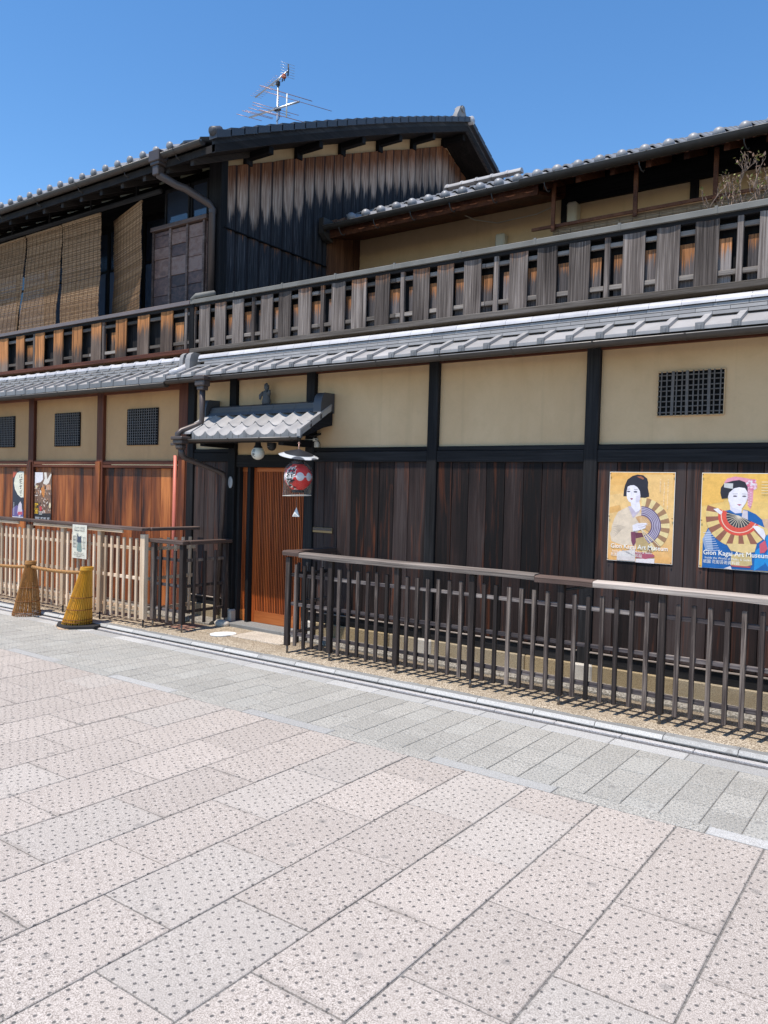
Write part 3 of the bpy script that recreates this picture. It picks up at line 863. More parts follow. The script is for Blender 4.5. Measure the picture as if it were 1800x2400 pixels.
def pent(house, x0, n, lip):
    R_ = MB().prism([(6.29, 2.985), (6.29, 3.0), (6.70, 3.19), (6.70, 2.995)], 'x', x0, x0 + n * TW)
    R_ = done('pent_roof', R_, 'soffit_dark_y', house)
    me = shared('sheet%d' % lip, lambda: sheet_tile(lip))
    for k in range(n):
        xc = x0 + (k + 0.5) * TW
        put('roof_tile', me, ['roof_tile', 'tile_face_shaded'], R_, (xc, 6.27, pent_z(6.27) + RND.uniform(-.0015, .0015)))
    return R_
XS = -1.274 + 0.03 - TW * 25
PRR = pent(HR, XS, 37, 0)
PRL = pent(HL, XS - TW * 34 + 0.0, 34, 1)
# ridge courses against the terrace: dark house has long smooth tiles, brown house short collared ones
def noshi(sh, l):
    return MB().prism([(-0.04, 0), (-0.036, 0.027), (0.10, 0.034), (0.10, 0)], 'x', -l / 2, l / 2).mesh('flat_tile')
def cap_mesh(l, r, collar):
    m = MB(); n = 10
    m.strip([[(x, -r * cos(pi * k / n), r * 1.05 * sin(pi * k / n)) for k in range(n + 1)] for x in (-l / 2, l / 2)])
    m.add([(l / 2, -r * cos(pi * k / n), r * 1.05 * sin(pi * k / n)) for k in range(n + 1)], [tuple(range(n + 1))[::-1]])
    m.add([(-l / 2, -r * cos(pi * k / n), r * 1.05 * sin(pi * k / n)) for k in range(n + 1)], [tuple(range(n + 1))])
    if collar:
        for xx, w, rr in ((-l / 2 + 0.03, 0.022, r + 0.009),):
            m.strip([[(xx + d, -q * cos(pi * k / n), q * 1.05 * sin(pi * k / n)) for k in range(n + 1)] for d, q in ((-w, r), (-w * .7, rr), (w * .7, rr), (w, r))])
    return m.mesh('ridge_tile', 50)
for k in range(36):
    x = -1.242 - TW * 25 + k * TW + 0.265 - 0.13
    if x < -7.55 or x > 1.7: continue
    for c_, (y, z) in enumerate(((6.555, 3.166), (6.563, 3.199), (6.571, 3.232))):
        xx = x + (0.13 if c_ == 1 else 0)
        put('flat_tile', shared('noshi', lambda: noshi(0, TW - 0.003)), 'flat_tile', PRR, (xx, y, z))
    put('ridge_tile', shared('capR', lambda: cap_mesh(TW - 0.0025, 0.056, False)), 'ridge_tile', PRR, (x + 0.02, 6.578, 3.266), (0, RND.uniform(-.004, .004), 0))
for k in range(34):
    x = -7.86 - k * TW
    for c_, (y, z) in enumerate(((6.545, 3.158), (6.556, 3.196), (6.567, 3.234))):
        m_ = lambda: MB().box(-TW / 2 - 0.012, TW / 2 - 0.002, -0.04, 0.1, 0, 0.03, 0.005).box(-TW / 2 - 0.018, -TW / 2 + 0.018, -0.05, 0.1, 0.004, 0.036, 0.005).mesh('flat_tile')
        put('flat_tile', shared('noshiL', m_), 'flat_tile', PRL, (x + (0.13 if c_ == 1 else 0), y, z), (0, RND.uniform(-.006, .006), 0))
    put('ridge_tile', shared('capL', lambda: cap_mesh(TW - 0.002, 0.05, True)), 'ridge_tile', PRL, (x, 6.578, 3.268), (0, RND.uniform(-.008, .008), 0))
# end caps where the two ridges meet
for x0, x1, pr_ in ((-7.685, -7.60, PRR), (-7.80, -7.735, PRL)):
    v = MB().prism([(6.485, 3.125), (6.49, 3.26), (6.51, 3.33), (6.55, 3.36), (6.66, 3.362), (6.66, 3.12)], 'x', x0, x1)
    done('ridge_end_tile', v, 'flat_tile', pr_, 40)
v = MB().tube([(-7.72, 6.30, 3.07), (-7.715, 6.45, 3.135), (-7.71, 6.6, 3.22)], 0.045, 10)
done('valley_tile', v, 'ridge_tile', PRR, True)
gutter_run('gutter', -7.72, 1.6, 6.245, 2.972, 0.043, HR, brackets=[-7.46 + 0.73 * k for k in range(13)])
gutter_run('gutter', -16.5, -7.75, 6.262, 2.948, 0.05, HL, brackets=[-8.2 - 0.9 * k for k in range(9)])
box('wall_plate', -7.70, 1.6, 6.565, 6.70, 2.972, 3.05, 'red_timber_x', PRR, 0.003)
box('wall_plate', -16.5, -7.72, 6.56, 6.70, 2.92, 3.05, 'red_timber_x', PRL, 0.003)

# ---------------------------------------------------------------- slatted terrace screen
def zb(z): return 1.7 + (z - 1.7) * KB
def screen(house, x0, x1, wides, thins, wide_w, mat, cop_mat, seg):
    B_ = MB(); B_.box(x0, x1, 6.745, 6.765, 3.43, 3.98)
    B_ = done('terrace_screen', B_, 'black_timber_z', house)
    box('bottom_beam', x0, x1, 6.625, 6.75, 3.378, 3.432, 'grey_beam_x' if house is HR else 'red_timber_x', B_, 0.005)
    box('top_beam', x0, x1, 6.652, 6.75, 3.955, 3.992, 'black_timber_x', B_, 0.003)
    for z0, z1 in ((3.868, 3.908), (3.504, 3.545)):
        n_ = max(1, round((x1 - x0) / 1.05))
        for k in range(n_):
            a = x0 + (x1 - x0) * k / n_; b2 = x0 + (x1 - x0) * (k + 1) / n_
            box('cross_rail', a, b2 - 0.004, 6.668, 6.70, z0, z1, 'grey_beam_x', B_, 0.004)
    inner = 'slat_inner' if house is HR else 'slat_orange'
    ws = sorted(wides)
    for x in ws:
        hh = 3.957 - 3.432
        w = wide_w * RND.uniform(0.97, 1.02)
        def slat(w=w, hh=hh):       # slightly cupped board
            m = MB(); n = 6; f = []; r = []
            for i in range(n + 1):
                u = i / n - 0.5
                f.append((u * w, 0.006 * (1 - 4 * u * u), 0)); r.append((u * w, 0.006 * (1 - 4 * u * u) + 0.016, 0))
            h2 = hh / 2
            A = [[(p[0], p[1], -h2) for p in f], [(p[0], p[1], h2) for p in f]]
            C_ = [[(p[0], p[1], -h2) for p in r], [(p[0], p[1], h2) for p in r]]
            m.strip(A); m.strip(C_, flip=True)
            m.strip([A[1], C_[1]]); m.strip([A[0], C_[0]], flip=True)
            m.strip([[A[0][0], A[1][0]], [C_[0][0], C_[1][0]]]); m.strip([[A[0][-1], A[1][-1]], [C_[0][-1], C_[1][-1]]], flip=True)
            return m.mesh('wide_slat', 35)
        put('wide_slat', slat(), mat, B_, (x, 6.648, (3.957 + 3.432) / 2 + RND.uniform(-.003, .003)), (RND.uniform(-.006, .006), RND.uniform(-.006, .006), RND.uniform(-.02, .02)))
    for x in thins:
        put('batten', cbox('batten', 0.047, 0.035, 0.525, 0.003), 'slat_grey' if house is HR else mat, B_, (x, 6.672, 3.6945), (0, RND.uniform(-.004, .004), 0))
    # boards of the inner row, seen through the gaps
    gaps = sorted(ws + list(thins))
    for a, b2 in zip(gaps, gaps[1:]):
        if b2 - a > 0.42: continue
        xm = (a + b2) / 2
        w = 0.125 if (a in thins or b2 in thins) else 0.14
        if house is HL: w *= 1.35
        put('inner_slat', cbox('inner_slat', w, 0.016, 0.36, 0.003), inner, B_, (xm + RND.uniform(-.008, .008), 6.712, 3.628), (0, RND.uniform(-.01, .01), 0))
    n_ = round((x1 - x0) / seg)
    for k in range(n_):
        a = x0 + (x1 - x0) * k / n_; b2 = x0 + (x1 - x0) * (k + 1) / n_
        c_ = MB().prism([(6.622, 3.992), (6.622, 4.036), (6.64, 4.046), (6.78, 4.05), (6.78, 3.992)], 'x', a + 0.0015, b2 - 0.0015)
        done('coping', c_, cop_mat, B_)
        if house is HR:
            box('coping_seam', b2 - 0.012, b2 + 0.012, 6.619, 6.782, 3.99, 4.0525, 'coping_metal', B_, 0.002)
    return B_
wR = []; tR = [-7.735]
for k, tx in enumerate((-6.618, -5.568, -4.510, -3.452, -2.390, -1.330, -0.27, 0.79)):
    tR.append(tx * KB)
    for d in (0.205, 0.51, 0.812): wR.append((tx - 1.058 + d + (0.025 if d < .3 else 0.0)) * KB)
screen(HR, -7.775, 1.6, wR, tR, 0.187, 'slat_grey', 'coping_metal', 0.78)
wL = [-8.16, -8.632, -9.106, -9.666, -10.121, -10.588, -11.074, -11.611, -12.08]
tL = [-9.510, -11.238, -7.80]
wL += [-12.08 - 0.475 * k for k in range(1, 9)]
screen(HL, -16.5, -7.785, [x * KB for x in wL], [x * KB for x in tL], 0.235, 'slat_orange', 'coping_brown', 2.2)
box('terrace_post', -7.805, -7.72, 6.64, 6.75, 3.43, 3.99, 'black_timber_z', HL, 0.004)
v = MB().tube([(-7.76, 6.64, 4.04), (-7.70, 6.66, 4.09), (-7.42, 6.70, 4.10)], [0.03, 0.035, 0.035], 10)
done('pipe_elbow', v, 'coping_metal', HR, True)
box('terrace_floor', -7.7, 1.6, 6.77, 9.95, 3.40, 3.46, 'black_timber_x', HR, 0)

# ------------------------------------------------------------------ the brown house on the left: street wall
box('corner_post', -7.862, -7.694, 6.55, 6.70, 0.06, 3.02, 'red_timber_z', HL, 0.006)
box('corner_trim', -7.77, -7.71, 6.535, 6.552, 0.9, 2.02, 'brown_board', HL, 0.003)
LP = [(-9.574, -9.432), (-11.298, -11.156), (-13.02, -12.88), (-14.75, -14.61), (-16.5, -16.36)]
for a, b2 in LP:
    box('post', a, b2, 6.55, 6.70, 0.06, 3.02, 'red_timber_z', HL, 0.005)
    box('post_facing', a + 0.0, b2 - 0.036, 6.530, 6.553, 0.25, 2.0, 'brown_board', HL, 0.004)
lb = [-7.862] + [p for q in LP for p in (q[1], q[0])]
for i in range(0, len(lb) - 1, 2):
    b2, a = lb[i], lb[i + 1]
    box('plaster_panel', a, b2, 6.60, 6.66, 2.015, 3.02, 'tan_plaster', HL, 0)
    box('beam', a, b2, 6.56, 6.66, 1.964, 2.015, 'red_timber_x', HL, 0.003)
    box('lower_beam', a, b2, 6.552, 6.66, 1.918, 1.958, 'red_timber_x', HL, 0.003)
    box('board_backing', a, b2, 6.625, 6.65, 0.1, 1.96, 'interior_dark', HL, 0)
    e = []; x = a + 0.19
    while x < b2 - 0.1:
        e.append(x + RND.uniform(-.02, .02)); x += 0.205
    boards(a, e, b2, 0.13, 1.916, 'brown_board', HL, 6.595)
    box('ground_sill', a, b2, 6.55, 6.66, 0.06, 0.128, 'rail_brown_x', HL, 0.004)
for a, b2 in ((-8.936, -8.313), (-10.646, -10.03), (-12.37, -11.755), (-14.1, -13.48)):
    lattice(HL, a, b2, 2.232, 2.70, 13, 13, False, mat='lath_dark')
v = MB().tube([(-7.886, 6.535, 0.08), (-7.886, 6.535, 2.08)], 0.024, 10)
done('conduit_pipe', v, 'red_pipe', HL, True)

# ------------------------------------------------------------------ upper floor of the brown house
GX = -7.70                                    # plane of the gable wall
def roof_z(y):                                # underside of the roof, slightly bulging
    t = (y - 6.43) / 6.0
    return 5.684 + 0.4288 * (y - 6.43) + 0.06 * 4 * t * (1 - t)
RIDGE_Y = 12.40
def soff(y):
    return roof_z(y) if y <= RIDGE_Y else roof_z(RIDGE_Y) - 0.49 * (y - RIDGE_Y)
box('corner_post', -7.90, -7.665, 7.0, 7.12, 3.45, 5.95, 'black_timber_z', HL, 0.006)
# boards of the gable, burnt black below and bleached above
ye = [7.06 + 0.2226 * k for k in range(31)]
def seam_z(y): return 5.065
core = MB().prism([(7.10, 3.3), (13.95, 3.3), (13.95, soff(13.95) + 0.05), (RIDGE_Y, soff(RIDGE_Y) + 0.05)] + [(y, soff(y) + 0.05) for y in (11, 9.5, 8, 7.10)], 'x', GX - 0.25, GX - 0.022)
done('gable_plaster', core, 'cream_plaster', HL)
done('board_backing', MB().prism([(7.10, 3.4), (13.9, 3.4), (13.9, 7.5), (12.46, 8.08), (7.10, 5.82)], 'x', GX - 0.021, GX - 0.019), 'interior_dark', HL)
def top_z(y): return 5.845 + 0.4215 * (y - 7.06) + (0.015 if 8 < y < 11 else 0) if y < 12.46 else 8.12 - 0.40 * (y - 12.46)
def char_line(y):
    pts = [(7.0, 5.13), (7.65, 5.24), (8.25, 5.45), (8.7, 5.76), (9.19, 6.05), (9.9, 6.32), (10.6, 6.60), (11.4, 6.88), (12.3, 7.2), (14, 7.3)]
    for (a, za), (b2, zb2) in zip(pts, pts[1:]):
        if a <= y <= b2: return za + (zb2 - za) * (y - a) / (b2 - a)
    return pts[-1][1]
for i, (a, b2) in enumerate(zip(ye, ye[1:])):
    yc = (a + b2) / 2
    for lo, hi_a, hi_b, cz, bz in ((5.072, top_z(a), top_z(b2), char_line(yc) + RND.uniform(-.05, .05), min(top_z(a), top_z(b2)) - 0.36), (3.5, 5.06, 5.06, 4.985 + RND.uniform(-.05, .05), 4.80)):
        mt = 'charred_board'
        if 9.13 < yc < 9.95 and lo < 6: pass
        m = MB(); n = 5; fr = []; bk = []
        for j in range(n + 1):
            u = j / n; y = a + 0.007 + (b2 - a - 0.014) * u
            xo = GX + 0.016 * (1 - (2 * u - 1) ** 4) + (0.02 * u if True else 0)
            fr.append((xo, y)); bk.append((GX - 0.02, y))
        A = [[(x, y, lo) for x, y in fr], [(x, y, hi_a + (hi_b - hi_a) * (y - a) / (b2 - a)) for x, y in fr]]
        B2 = [[(x, y, lo) for x, y in bk], [(x, y, hi_a + (hi_b - hi_a) * (y - a) / (b2 - a)) for x, y in bk]]
        m.strip(A); m.strip(B2, flip=True); m.strip([A[1], B2[1]]); m.strip([A[0], B2[0]], flip=True)
        m.strip([[A[0][0], A[1][0]], [B2[0][0], B2[1][0]]]); m.strip([[A[0][-1], A[1][-1]], [B2[0][-1], B2[1][-1]]], flip=True)
        done('gable_board', m, mt, HL, 40, char_z=cz, brown_z=bz)
box('seam_batten', GX - 0.01, GX + 0.05, 7.06, 9.13, 5.058, 5.074, 'black_timber_y', HL, 0.002)
# boards that the neighbour's eave has kept brown
for k in range(4):
    a = 9.14 + k * 0.2
    v = MB().prism([(a, 3.5), (a + 0.196, 3.5), (a + 0.196, 5.76 + 0.42 * 0.2 * (k + 1)), (a, 5.74 + 0.42 * 0.2 * k)], 'x', GX + 0.03, GX + 0.058)
    done('sheltered_board', v, 'sheltered_board', HL)
# purlin ends under the verge
for y, z in ((7.486, 6.02), (8.478, 6.45), (9.467, 6.87), (10.439, 7.29), (11.432, 7.70), (12.45, 8.06)):
    box('purlin', GX - 0.1, -7.26, y - 0.045, y + 0.045, soff(y) - 0.105, soff(y) - 0.01, 'black_timber_x', HL, 0.006)
    box('strut', GX - 0.02, GX + 0.045, y - 0.06, y + 0.06, top_z(y) - 0.02, soff(y), 'black_timber_z', HL, 0.004)
# roof body
ys_ = [6.43 + (RIDGE_Y - 6.43) * k / 14 for k in range(15)]
yb = [RIDGE_Y + 4.2 * k / 6 for k in range(1, 7)]
up = [(y, soff(y)) for y in ys_ + yb]
pr_ = up + [(y, z + 0.09) for y, z in reversed(up)]
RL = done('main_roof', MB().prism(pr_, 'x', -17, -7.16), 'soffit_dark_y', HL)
bb = MB()
yy = ys_ 
bb.prism([(y, roof_z(y) - 0.005) for y in yy] + [(y, roof_z(y) + 0.155 + 0.03 * (y - 6.4) / 6) for y in reversed(yy)], 'x', -7.215, -7.165)
done('barge_board', bb, 'barge_board', HL)
yb2 = [RIDGE_Y] + yb
done('barge_board', MB().prism([(y, soff(y) - 0.005) for y in yb2] + [(y, soff(y) + 0.175) for y in reversed(yb2)], 'x', -7.214, -7.165), 'barge_board', HL)
# verge tiles climbing the gable
n_ = 27
def verge(y0, y1, zf, s):
    a = zf(y0); b2 = zf(y1)
    return MB().prism([(y0 - 0.006, a + 0.152), (y0 - 0.006, a + 0.250), (y1 + s * 0.012, b2 + 0.232), (y1 + s * 0.012, b2 + 0.152)], 'x', -7.225, -7.10)
for k in range(n_):
    y0 = 6.40 + (RIDGE_Y - 6.40) * k / n_; y1 = 6.40 + (RIDGE_Y - 6.40) * (k + 1) / n_
    v = verge(y0, y1, soff, 1)
    done('verge_tile', v, 'roof_tile_dark', RL)
for k in range(14):
    y0 = RIDGE_Y + 3.9 * (k + 1) / 14; y1 = RIDGE_Y + 3.9 * k / 14
    done('verge_tile', verge(y0, y1, soff, 1), 'roof_tile_dark', RL)
v = MB().tube([(-7.16, 6.37, 5.90), (-7.16, 6.5, 5.955)], 0.055, 10); done('verge_end_tile', v, 'roof_tile_dark', RL, True)
# eave tiles with round caps, then the field of tiles behind them
def round_tile(w, slope, l, r, ball=False):
    m = wave_tile(w, l, slope, 0.02, 12)
    prof = [(r, 0), (r, 0.02), (r * 0.86, 0.034), (r * 0.35, 0.043), (0.001, 0.045)] if not ball else [(r, -0.02), (r, 0.01), (r * .93, 0.028), (r * .76, 0.045), (r * .48, 0.058), (r * .2, 0.064), (0.001, 0.065)]
    q = MB().lathe(prof, 14)
    x0 = -w / 2 + w * 0.06
    m.add([(x0 + x, -z, y + 0.012) for x, y, z in q.v], q.f)
    # lower lip of the pan
    n = 8
    f = [[(w * (0.2 + 0.68 * i / n - 0.5), -0.004, wave(0.2 + 0.68 * i / n)) for i in range(n + 1)], [(w * (0.2 + 0.68 * i / n - 0.5), -0.004, wave(0.2 + 0.68 * i / n) - 0.05 - 0.02 * sin(pi * i / n)) for i in range(n + 1)]]
    m.strip(f, flip=True); m.strip(f)
    return m.mesh('eave_tile', 50)
def field(house_roof, x0, n, w, y0, z0, slope, rows, l, curve=None):
    m = MB(); seg = 8
    for r in range(rows):
        ya = y0 + r * l; yb_ = ya + l + 0.02
        za = z0 + slope * (ya - y0); zb_ = z0 + slope * (yb_ - y0)
        if curve: za += curve(ya); zb_ += curve(yb_)
        row = [[], [], []]
        for i in range(n * seg + 1):
            h = wave((i % seg) / seg) * (w / 0.2075)
            x = x0 + i * w / seg
            row[0].append((x, ya, za + h)); row[1].append((x, ya, za + h + 0.02)); row[2].append((x, yb_, zb_ + h))
        m.strip(row)
    return done('tile_field', m, 'eave_tile', house_roof, 50, kind='stuff')
EX = -7.463 * (6.42 / 6.2) + 0.10
for k in range(36):
    put('eave_tile', shared('ball1', lambda: round_tile(0.262, 0.44, 0.28, 0.05)), 'eave_tile', RL, (EX - 0.262 * (k + 0.5) - 0.06, 6.395, 5.90), (0, 0, RND.uniform(-.006, .006)))
bulge = lambda y: 0.06 * 4 * ((y - 6.43) / 6) * (1 - (y - 6.43) / 6) if 6.43 < y < 12.43 else 0
field(RL, EX - 0.06 - 36 * 0.262, 36, 0.262, 6.65, 6.01, 0.4288, 22, 0.262, bulge)
# ridge and its end ornament
for k in range(26):
    x = -7.36 - 0.26 * (k + 0.5)
    for c_ in range(3):
        put('flat_tile', shared('rn%d' % c_, lambda c_=c_: MB().box(-0.128, 0.128, -0.13 + c_ * 0.018, 0.13 - c_ * 0.018, 0, 0.036, 0.004).mesh('flat_tile')), 'flat_tile', RL, (x, RIDGE_Y, 8.40 + 0.038 * c_))
    put('ridge_tile', shared('rcap', lambda: cap_mesh(0.258, 0.08, True)), 'ridge_tile', RL, (x, RIDGE_Y, 8.512))
og = MB()
og.prism([(RIDGE_Y - 0.20, 8.36), (RIDGE_Y - 0.19, 8.50), (RIDGE_Y - 0.13, 8.60), (RIDGE_Y - 0.07, 8.70), (RIDGE_Y, 8.735), (RIDGE_Y + 0.07, 8.70), (RIDGE_Y + 0.13, 8.60), (RIDGE_Y + 0.19, 8.50), (RIDGE_Y + 0.20, 8.36)], 'x', -7.37, -7.28)
og.tube([(-7.42, RIDGE_Y, 8.66), (-7.26, RIDGE_Y, 8.66)], 0.055, 12)
done('ridge_end_tile', og, 'flat_tile', RL, 40)
v = MB().tube([(-7.36, RIDGE_Y + .05, 8.44), (-7.09, RIDGE_Y + .05, 8.44)], 0.075, 12)
done('verge_end_tile', v, 'ridge_tile', RL, True)
gutter_run('gutter', -16.8, -7.33, 6.375, 5.825, 0.05, HL, brackets=[-7.8 - 1.02 * k for k in range(9)])
for k in range(9):
    x = -7.8 - 1.02 * k
    v = MB().tube([(x, 6.37, 5.775), (x + 0.01, 6.38, 5.73), (x + 0.02, 6.42, 5.715), (x + 0.02, 6.45, 5.74)], 0.006, 5)
    done('gutter_hook', v, 'gutter_metal', HL, True)
# rafters under the eave
for k in range(20):
    x = -7.6 - 0.46 * k
    v = MB().prism([(6.46, soff(6.46) - 0.075), (7.4, soff(7.4) - 0.075), (7.4, soff(7.4)), (6.46, soff(6.46))], 'x', x - 0.03, x + 0.03)
    done('rafter', v, 'soffit_dark_y', HL)
# windows behind the blinds
UW = MB().box(-16.8, -7.92, 7.46, 7.50, 3.4, 6.1); done('upper_wall', UW, 'interior_dark', HL)
box('window_head', -16.8, -7.9, 7.30, 7.46, 5.62, 5.86, 'black_timber_x', HL, 0.004)
box('window_sill', -16.8, -7.9, 7.28, 7.46, 3.9, 4.06, 'black_timber_x', HL, 0.004)
for k in range(10):
    x0 = -8.82 - 0.86 * k
    fr = MB(); t = 0.03
    fr.box(x0 - 0.86, x0 - 0.86 + t, 7.36, 7.40, 4.06, 5.62); fr.box(x0 - t, x0, 7.36, 7.40, 4.06, 5.62)
    fr.box(x0 - 0.86, x0, 7.362, 7.398, 4.06, 4.12); fr.box(x0 - 0.86, x0, 7.362, 7.398, 5.56, 5.62); fr.box(x0 - 0.86, x0, 7.364, 7.396, 4.95, 4.98)
    fr = done('window', fr, 'black_timber_z', HL)
    box('pane', x0 - 0.83, x0 - 0.03, 7.378, 7.384, 4.12, 5.56, 'window_glass', fr, 0)
    if k < 4: box('curtain', x0 - 0.80, x0 - 0.06, 7.352, 7.359, 4.12, 4.93, 'curtain_blue', fr, 0)
# two panes above the shutter box
for a, b2 in ((-8.80, -8.30), (-8.27, -7.93)):
    fr = MB(); fr.box(a, a + 0.03, 7.02, 7.06, 5.20, 5.74); fr.box(b2 - 0.03, b2, 7.02, 7.06, 5.20, 5.74); fr.box(a, b2, 7.021, 7.06, 5.70, 5.74)
    fr = done('window', fr, 'black_timber_z', HL)
    box('pane', a + 0.03, b2 - 0.03, 7.04, 7.046, 5.20, 5.70, 'window_glass', fr, 0)
# shutter box of patched boards
SB = box('shutter_box', -8.95, -7.90, 6.99, 7.42, 4.10, 5.17, 'rust_panel', HL, 0.004)
for k, x in enumerate((-8.955, -8.60, -8.255, -7.93)):
    box('batten', x - 0.018, x + 0.018, 6.952, 6.99, 4.12, 5.18, 'rail_brown_x', SB, 0.003)
box('cap_rail', -8.99, -7.86, 6.93, 7.06, 5.178, 5.235, 'rail_brown_x', SB, 0.004)
for a, b2 in ((-8.935, -8.62), (-8.58, -8.275), (-8.235, -7.95)):
    z = 4.13
    while z < 5.14:
        h = RND.choice((0.16, 0.2, 0.25))
        box('panel', a, b2, 6.972 + RND.uniform(-.004, .004), 6.992, z, min(z + h, 5.165) - 0.006, 'rust_panel', SB, 0.003)
        z += h
# hopper head and downpipe
hp = MB().box(-8.24, -8.04, 6.30, 6.46, 5.74, 5.88, 0.01).box(-8.225, -8.055, 6.315, 6.445, 5.70, 5.745, 0.01)
hp = done('rain_hopper', hp, 'downpipe_metal', HL)
done('spout', MB().box(-8.20, -8.09, 6.33, 6.44, 5.58, 5.705, 0.012), 'downpipe_metal', hp)
v = MB().tube([(-8.145, 6.385, 5.66), (-8.14, 6.39, 5.60), (-8.0, 6.56, 5.50), (-7.93, 6.64, 5.47), (-7.79, 6.90, 5.34), (-7.765, 6.95, 5.28), (-7.765, 6.95, 4.10)], [0.055, 0.052, 0.05, 0.05, 0.048, 0.045, 0.042], 12)
done('downpipe', v, 'downpipe_metal', HL, True)
for z in (4.16, 5.22): done('pipe_collar', MB().lathe([(0.05, 0), (0.05, 0.05)], 12, (-7.765, 6.95, z)), 'downpipe_metal', HL, 40)

# ------------------------------------------------------------------ upper floor of the dark house
wy = 9.93
for a, b2 in ((-7.64, -4.25), (-4.11, -2.592), (-2.49, -0.9), (-0.8, 1.6)):
    box('plaster_panel', a, b2, wy, wy + 0.05, 3.45, 5.80, 'cream_plaster', HR, 0)
for a, b2 in ((-4.25, -4.11), (-2.592, -2.49), (-0.9, -0.8)):
    box('post', a, b2, wy - 0.03, wy + 0.06, 3.45, 5.85, 'black_timber_z', HR, 0.005)
for a, b2, m, zt in ((-7.64, -4.18, 'red_timber_x', 5.68), (-4.18, 1.6, 'black_timber_x', 5.57)):
    box('wall_plate', a, b2, wy - 0.06, wy + 0.055, zt, 5.95, m, HR, 0.004)
def r2z(y): return 5.60 + 0.42 * (y - 9.0)
R2 = MB().prism([(9.03, r2z(9.03)), (14.6, r2z(14.6)), (14.6, r2z(14.6) - 0.06), (9.03, r2z(9.03) - 0.05)], 'x', -7.62, 1.6)
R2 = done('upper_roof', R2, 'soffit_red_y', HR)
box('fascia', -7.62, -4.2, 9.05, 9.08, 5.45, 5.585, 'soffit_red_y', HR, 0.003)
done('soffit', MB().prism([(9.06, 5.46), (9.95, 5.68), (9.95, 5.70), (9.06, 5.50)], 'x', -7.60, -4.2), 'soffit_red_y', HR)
for k in range(14):
    x = -4.1 + 0.42 * k
    v = MB().prism([(9.06, r2z(9.06) - 0.13), (10.0, r2z(10.0) - 0.13), (10.0, r2z(10.0) - 0.05), (9.06, r2z(9.06) - 0.05)], 'x', x - 0.03, x + 0.03)
    done('rafter', v, 'soffit_red_y', HR)
for k in range(34):
    x = -7.0 + 0.2645 * k - 0.262 * 0.44 + 0.262 / 2
    if x > 1.6: break
    put('eave_tile', shared('ball2', lambda: round_tile(0.2645, 0.42, 0.28, 0.066, True)), 'eave_tile', R2, (x, 9.0, 5.66), (0, 0, RND.uniform(-.006, .006)))
field(R2, -7.0 - 0.262 * 0.44 - 0.2645, 34, 0.2645, 9.23, 5.78, 0.42, 14, 0.25)
for k in range(5):
    put('ridge_tile', shared('rcap3', lambda: cap_mesh(0.258, 0.06, True)), 'roof_tile', R2, (-6.35 + 0.26 * k, 10.6, 6.47))
gutter_run('gutter', -7.53, -4.30, 8.925, 5.585, 0.06, HR, brackets=[-7.3 + 0.62 * k for k in range(5)])
gutter_run('gutter', -4.36, 1.6, 8.905, 5.592, 0.07, HR, brackets=[-3.9 + 1.1 * k for k in range(5)])
for x in [-7.25 + 0.62 * k for k in range(5)] + [-4.05, -2.9, -1.8, -0.7]:
    v = MB().tube([(x, 8.90, 5.53), (x, 8.92, 5.48), (x + .015, 8.95, 5.43), (x + .03, 8.98, 5.42), (x + .03, 9.01, 5.45)], 0.008, 5)
    done('gutter_hook', v, 'gutter_metal', HR, True)
v = MB().prism([(8.90, 5.50), (9.0, 5.42), (9.12, 5.40), (9.12, 5.72), (8.90, 5.72)], 'x', -7.63, -7.54); done('gutter_end', v, 'gutter_metal', HR)
for x0, x1, z0, z1, y0 in ((-5.175, -5.03, 5.10, 5.335, 9.80), (-4.112, -3.98, 5.15, 5.56, 9.76)):
    hb = box('vent_hood', x0, x1, y0, wy, z0, z1, 'beige_plastic', HR, 0.02)
    box('hood_lip', x0 - 0.012, x1 + 0.012, y0 - 0.012, wy, z0 + 0.02, z0 + 0.05, 'beige_plastic', hb, 0.005)
v = MB().tube([(-5.6, 9.5, 5.62), (-5.45, 9.7, 5.55), (-5.2, 9.9, 5.52), (-4.6, 9.91, 5.54), (-4.35, 9.91, 5.60)], 0.008, 5)
done('cable', v, 'beige_plastic', HR, True)

# downpipes at the front corner
lb_ = MB().box(-7.12, -6.93, 6.12, 6.26, 2.93, 2.985, 0.012).box(-7.105, -6.945, 6.135, 6.25, 2.86, 2.935, 0.014).box(-7.08, -6.97, 6.15, 6.24, 2.815, 2.865, 0.01)
done('rain_hopper', lb_, 'downpipe_metal', HR)
v = MB().tube([(-7.03, 6.20, 2.84), (-7.05, 6.22, 2.52), (-7.06, 6.22, 2.44), (-7.10, 6.15, 2.40), (-7.17, 6.02, 2.335), (-7.185, 5.985, 2.30), (-7.185, 5.985, 2.22)], [0.036, 0.031, 0.034, 0.034, 0.034, 0.036, 0.036], 12)
done('downpipe', v, 'downpipe_metal', HR, True)
lb_ = MB().box(-7.22, -7.03, 5.90, 6.05, 2.225, 2.265, 0.01).box(-7.205, -7.045, 5.915, 6.04, 2.175, 2.23, 0.014).box(-7.18, -7.07, 5.93, 6.03, 2.115, 2.18, 0.02)
lb_.box(-7.30, -7.2, 5.97, 6.0, 2.165, 2.195, 0.004)
done('rain_hopper', lb_, 'downpipe_metal', HR)
v = MB().tube([(-7.12, 5.98, 2.13), (-7.125, 6.0, 2.06), (-7.13, 6.05, 2.02), (-6.97, 6.42, 1.88), (-6.945, 6.47, 1.855), (-6.94, 6.49, 1.80), (-7.02, 6.49, 0.16)], [0.034, 0.034, 0.031, 0.029, 0.030, 0.028, 0.026], 12)
done('downpipe', v, 'downpipe_metal', HR, True)

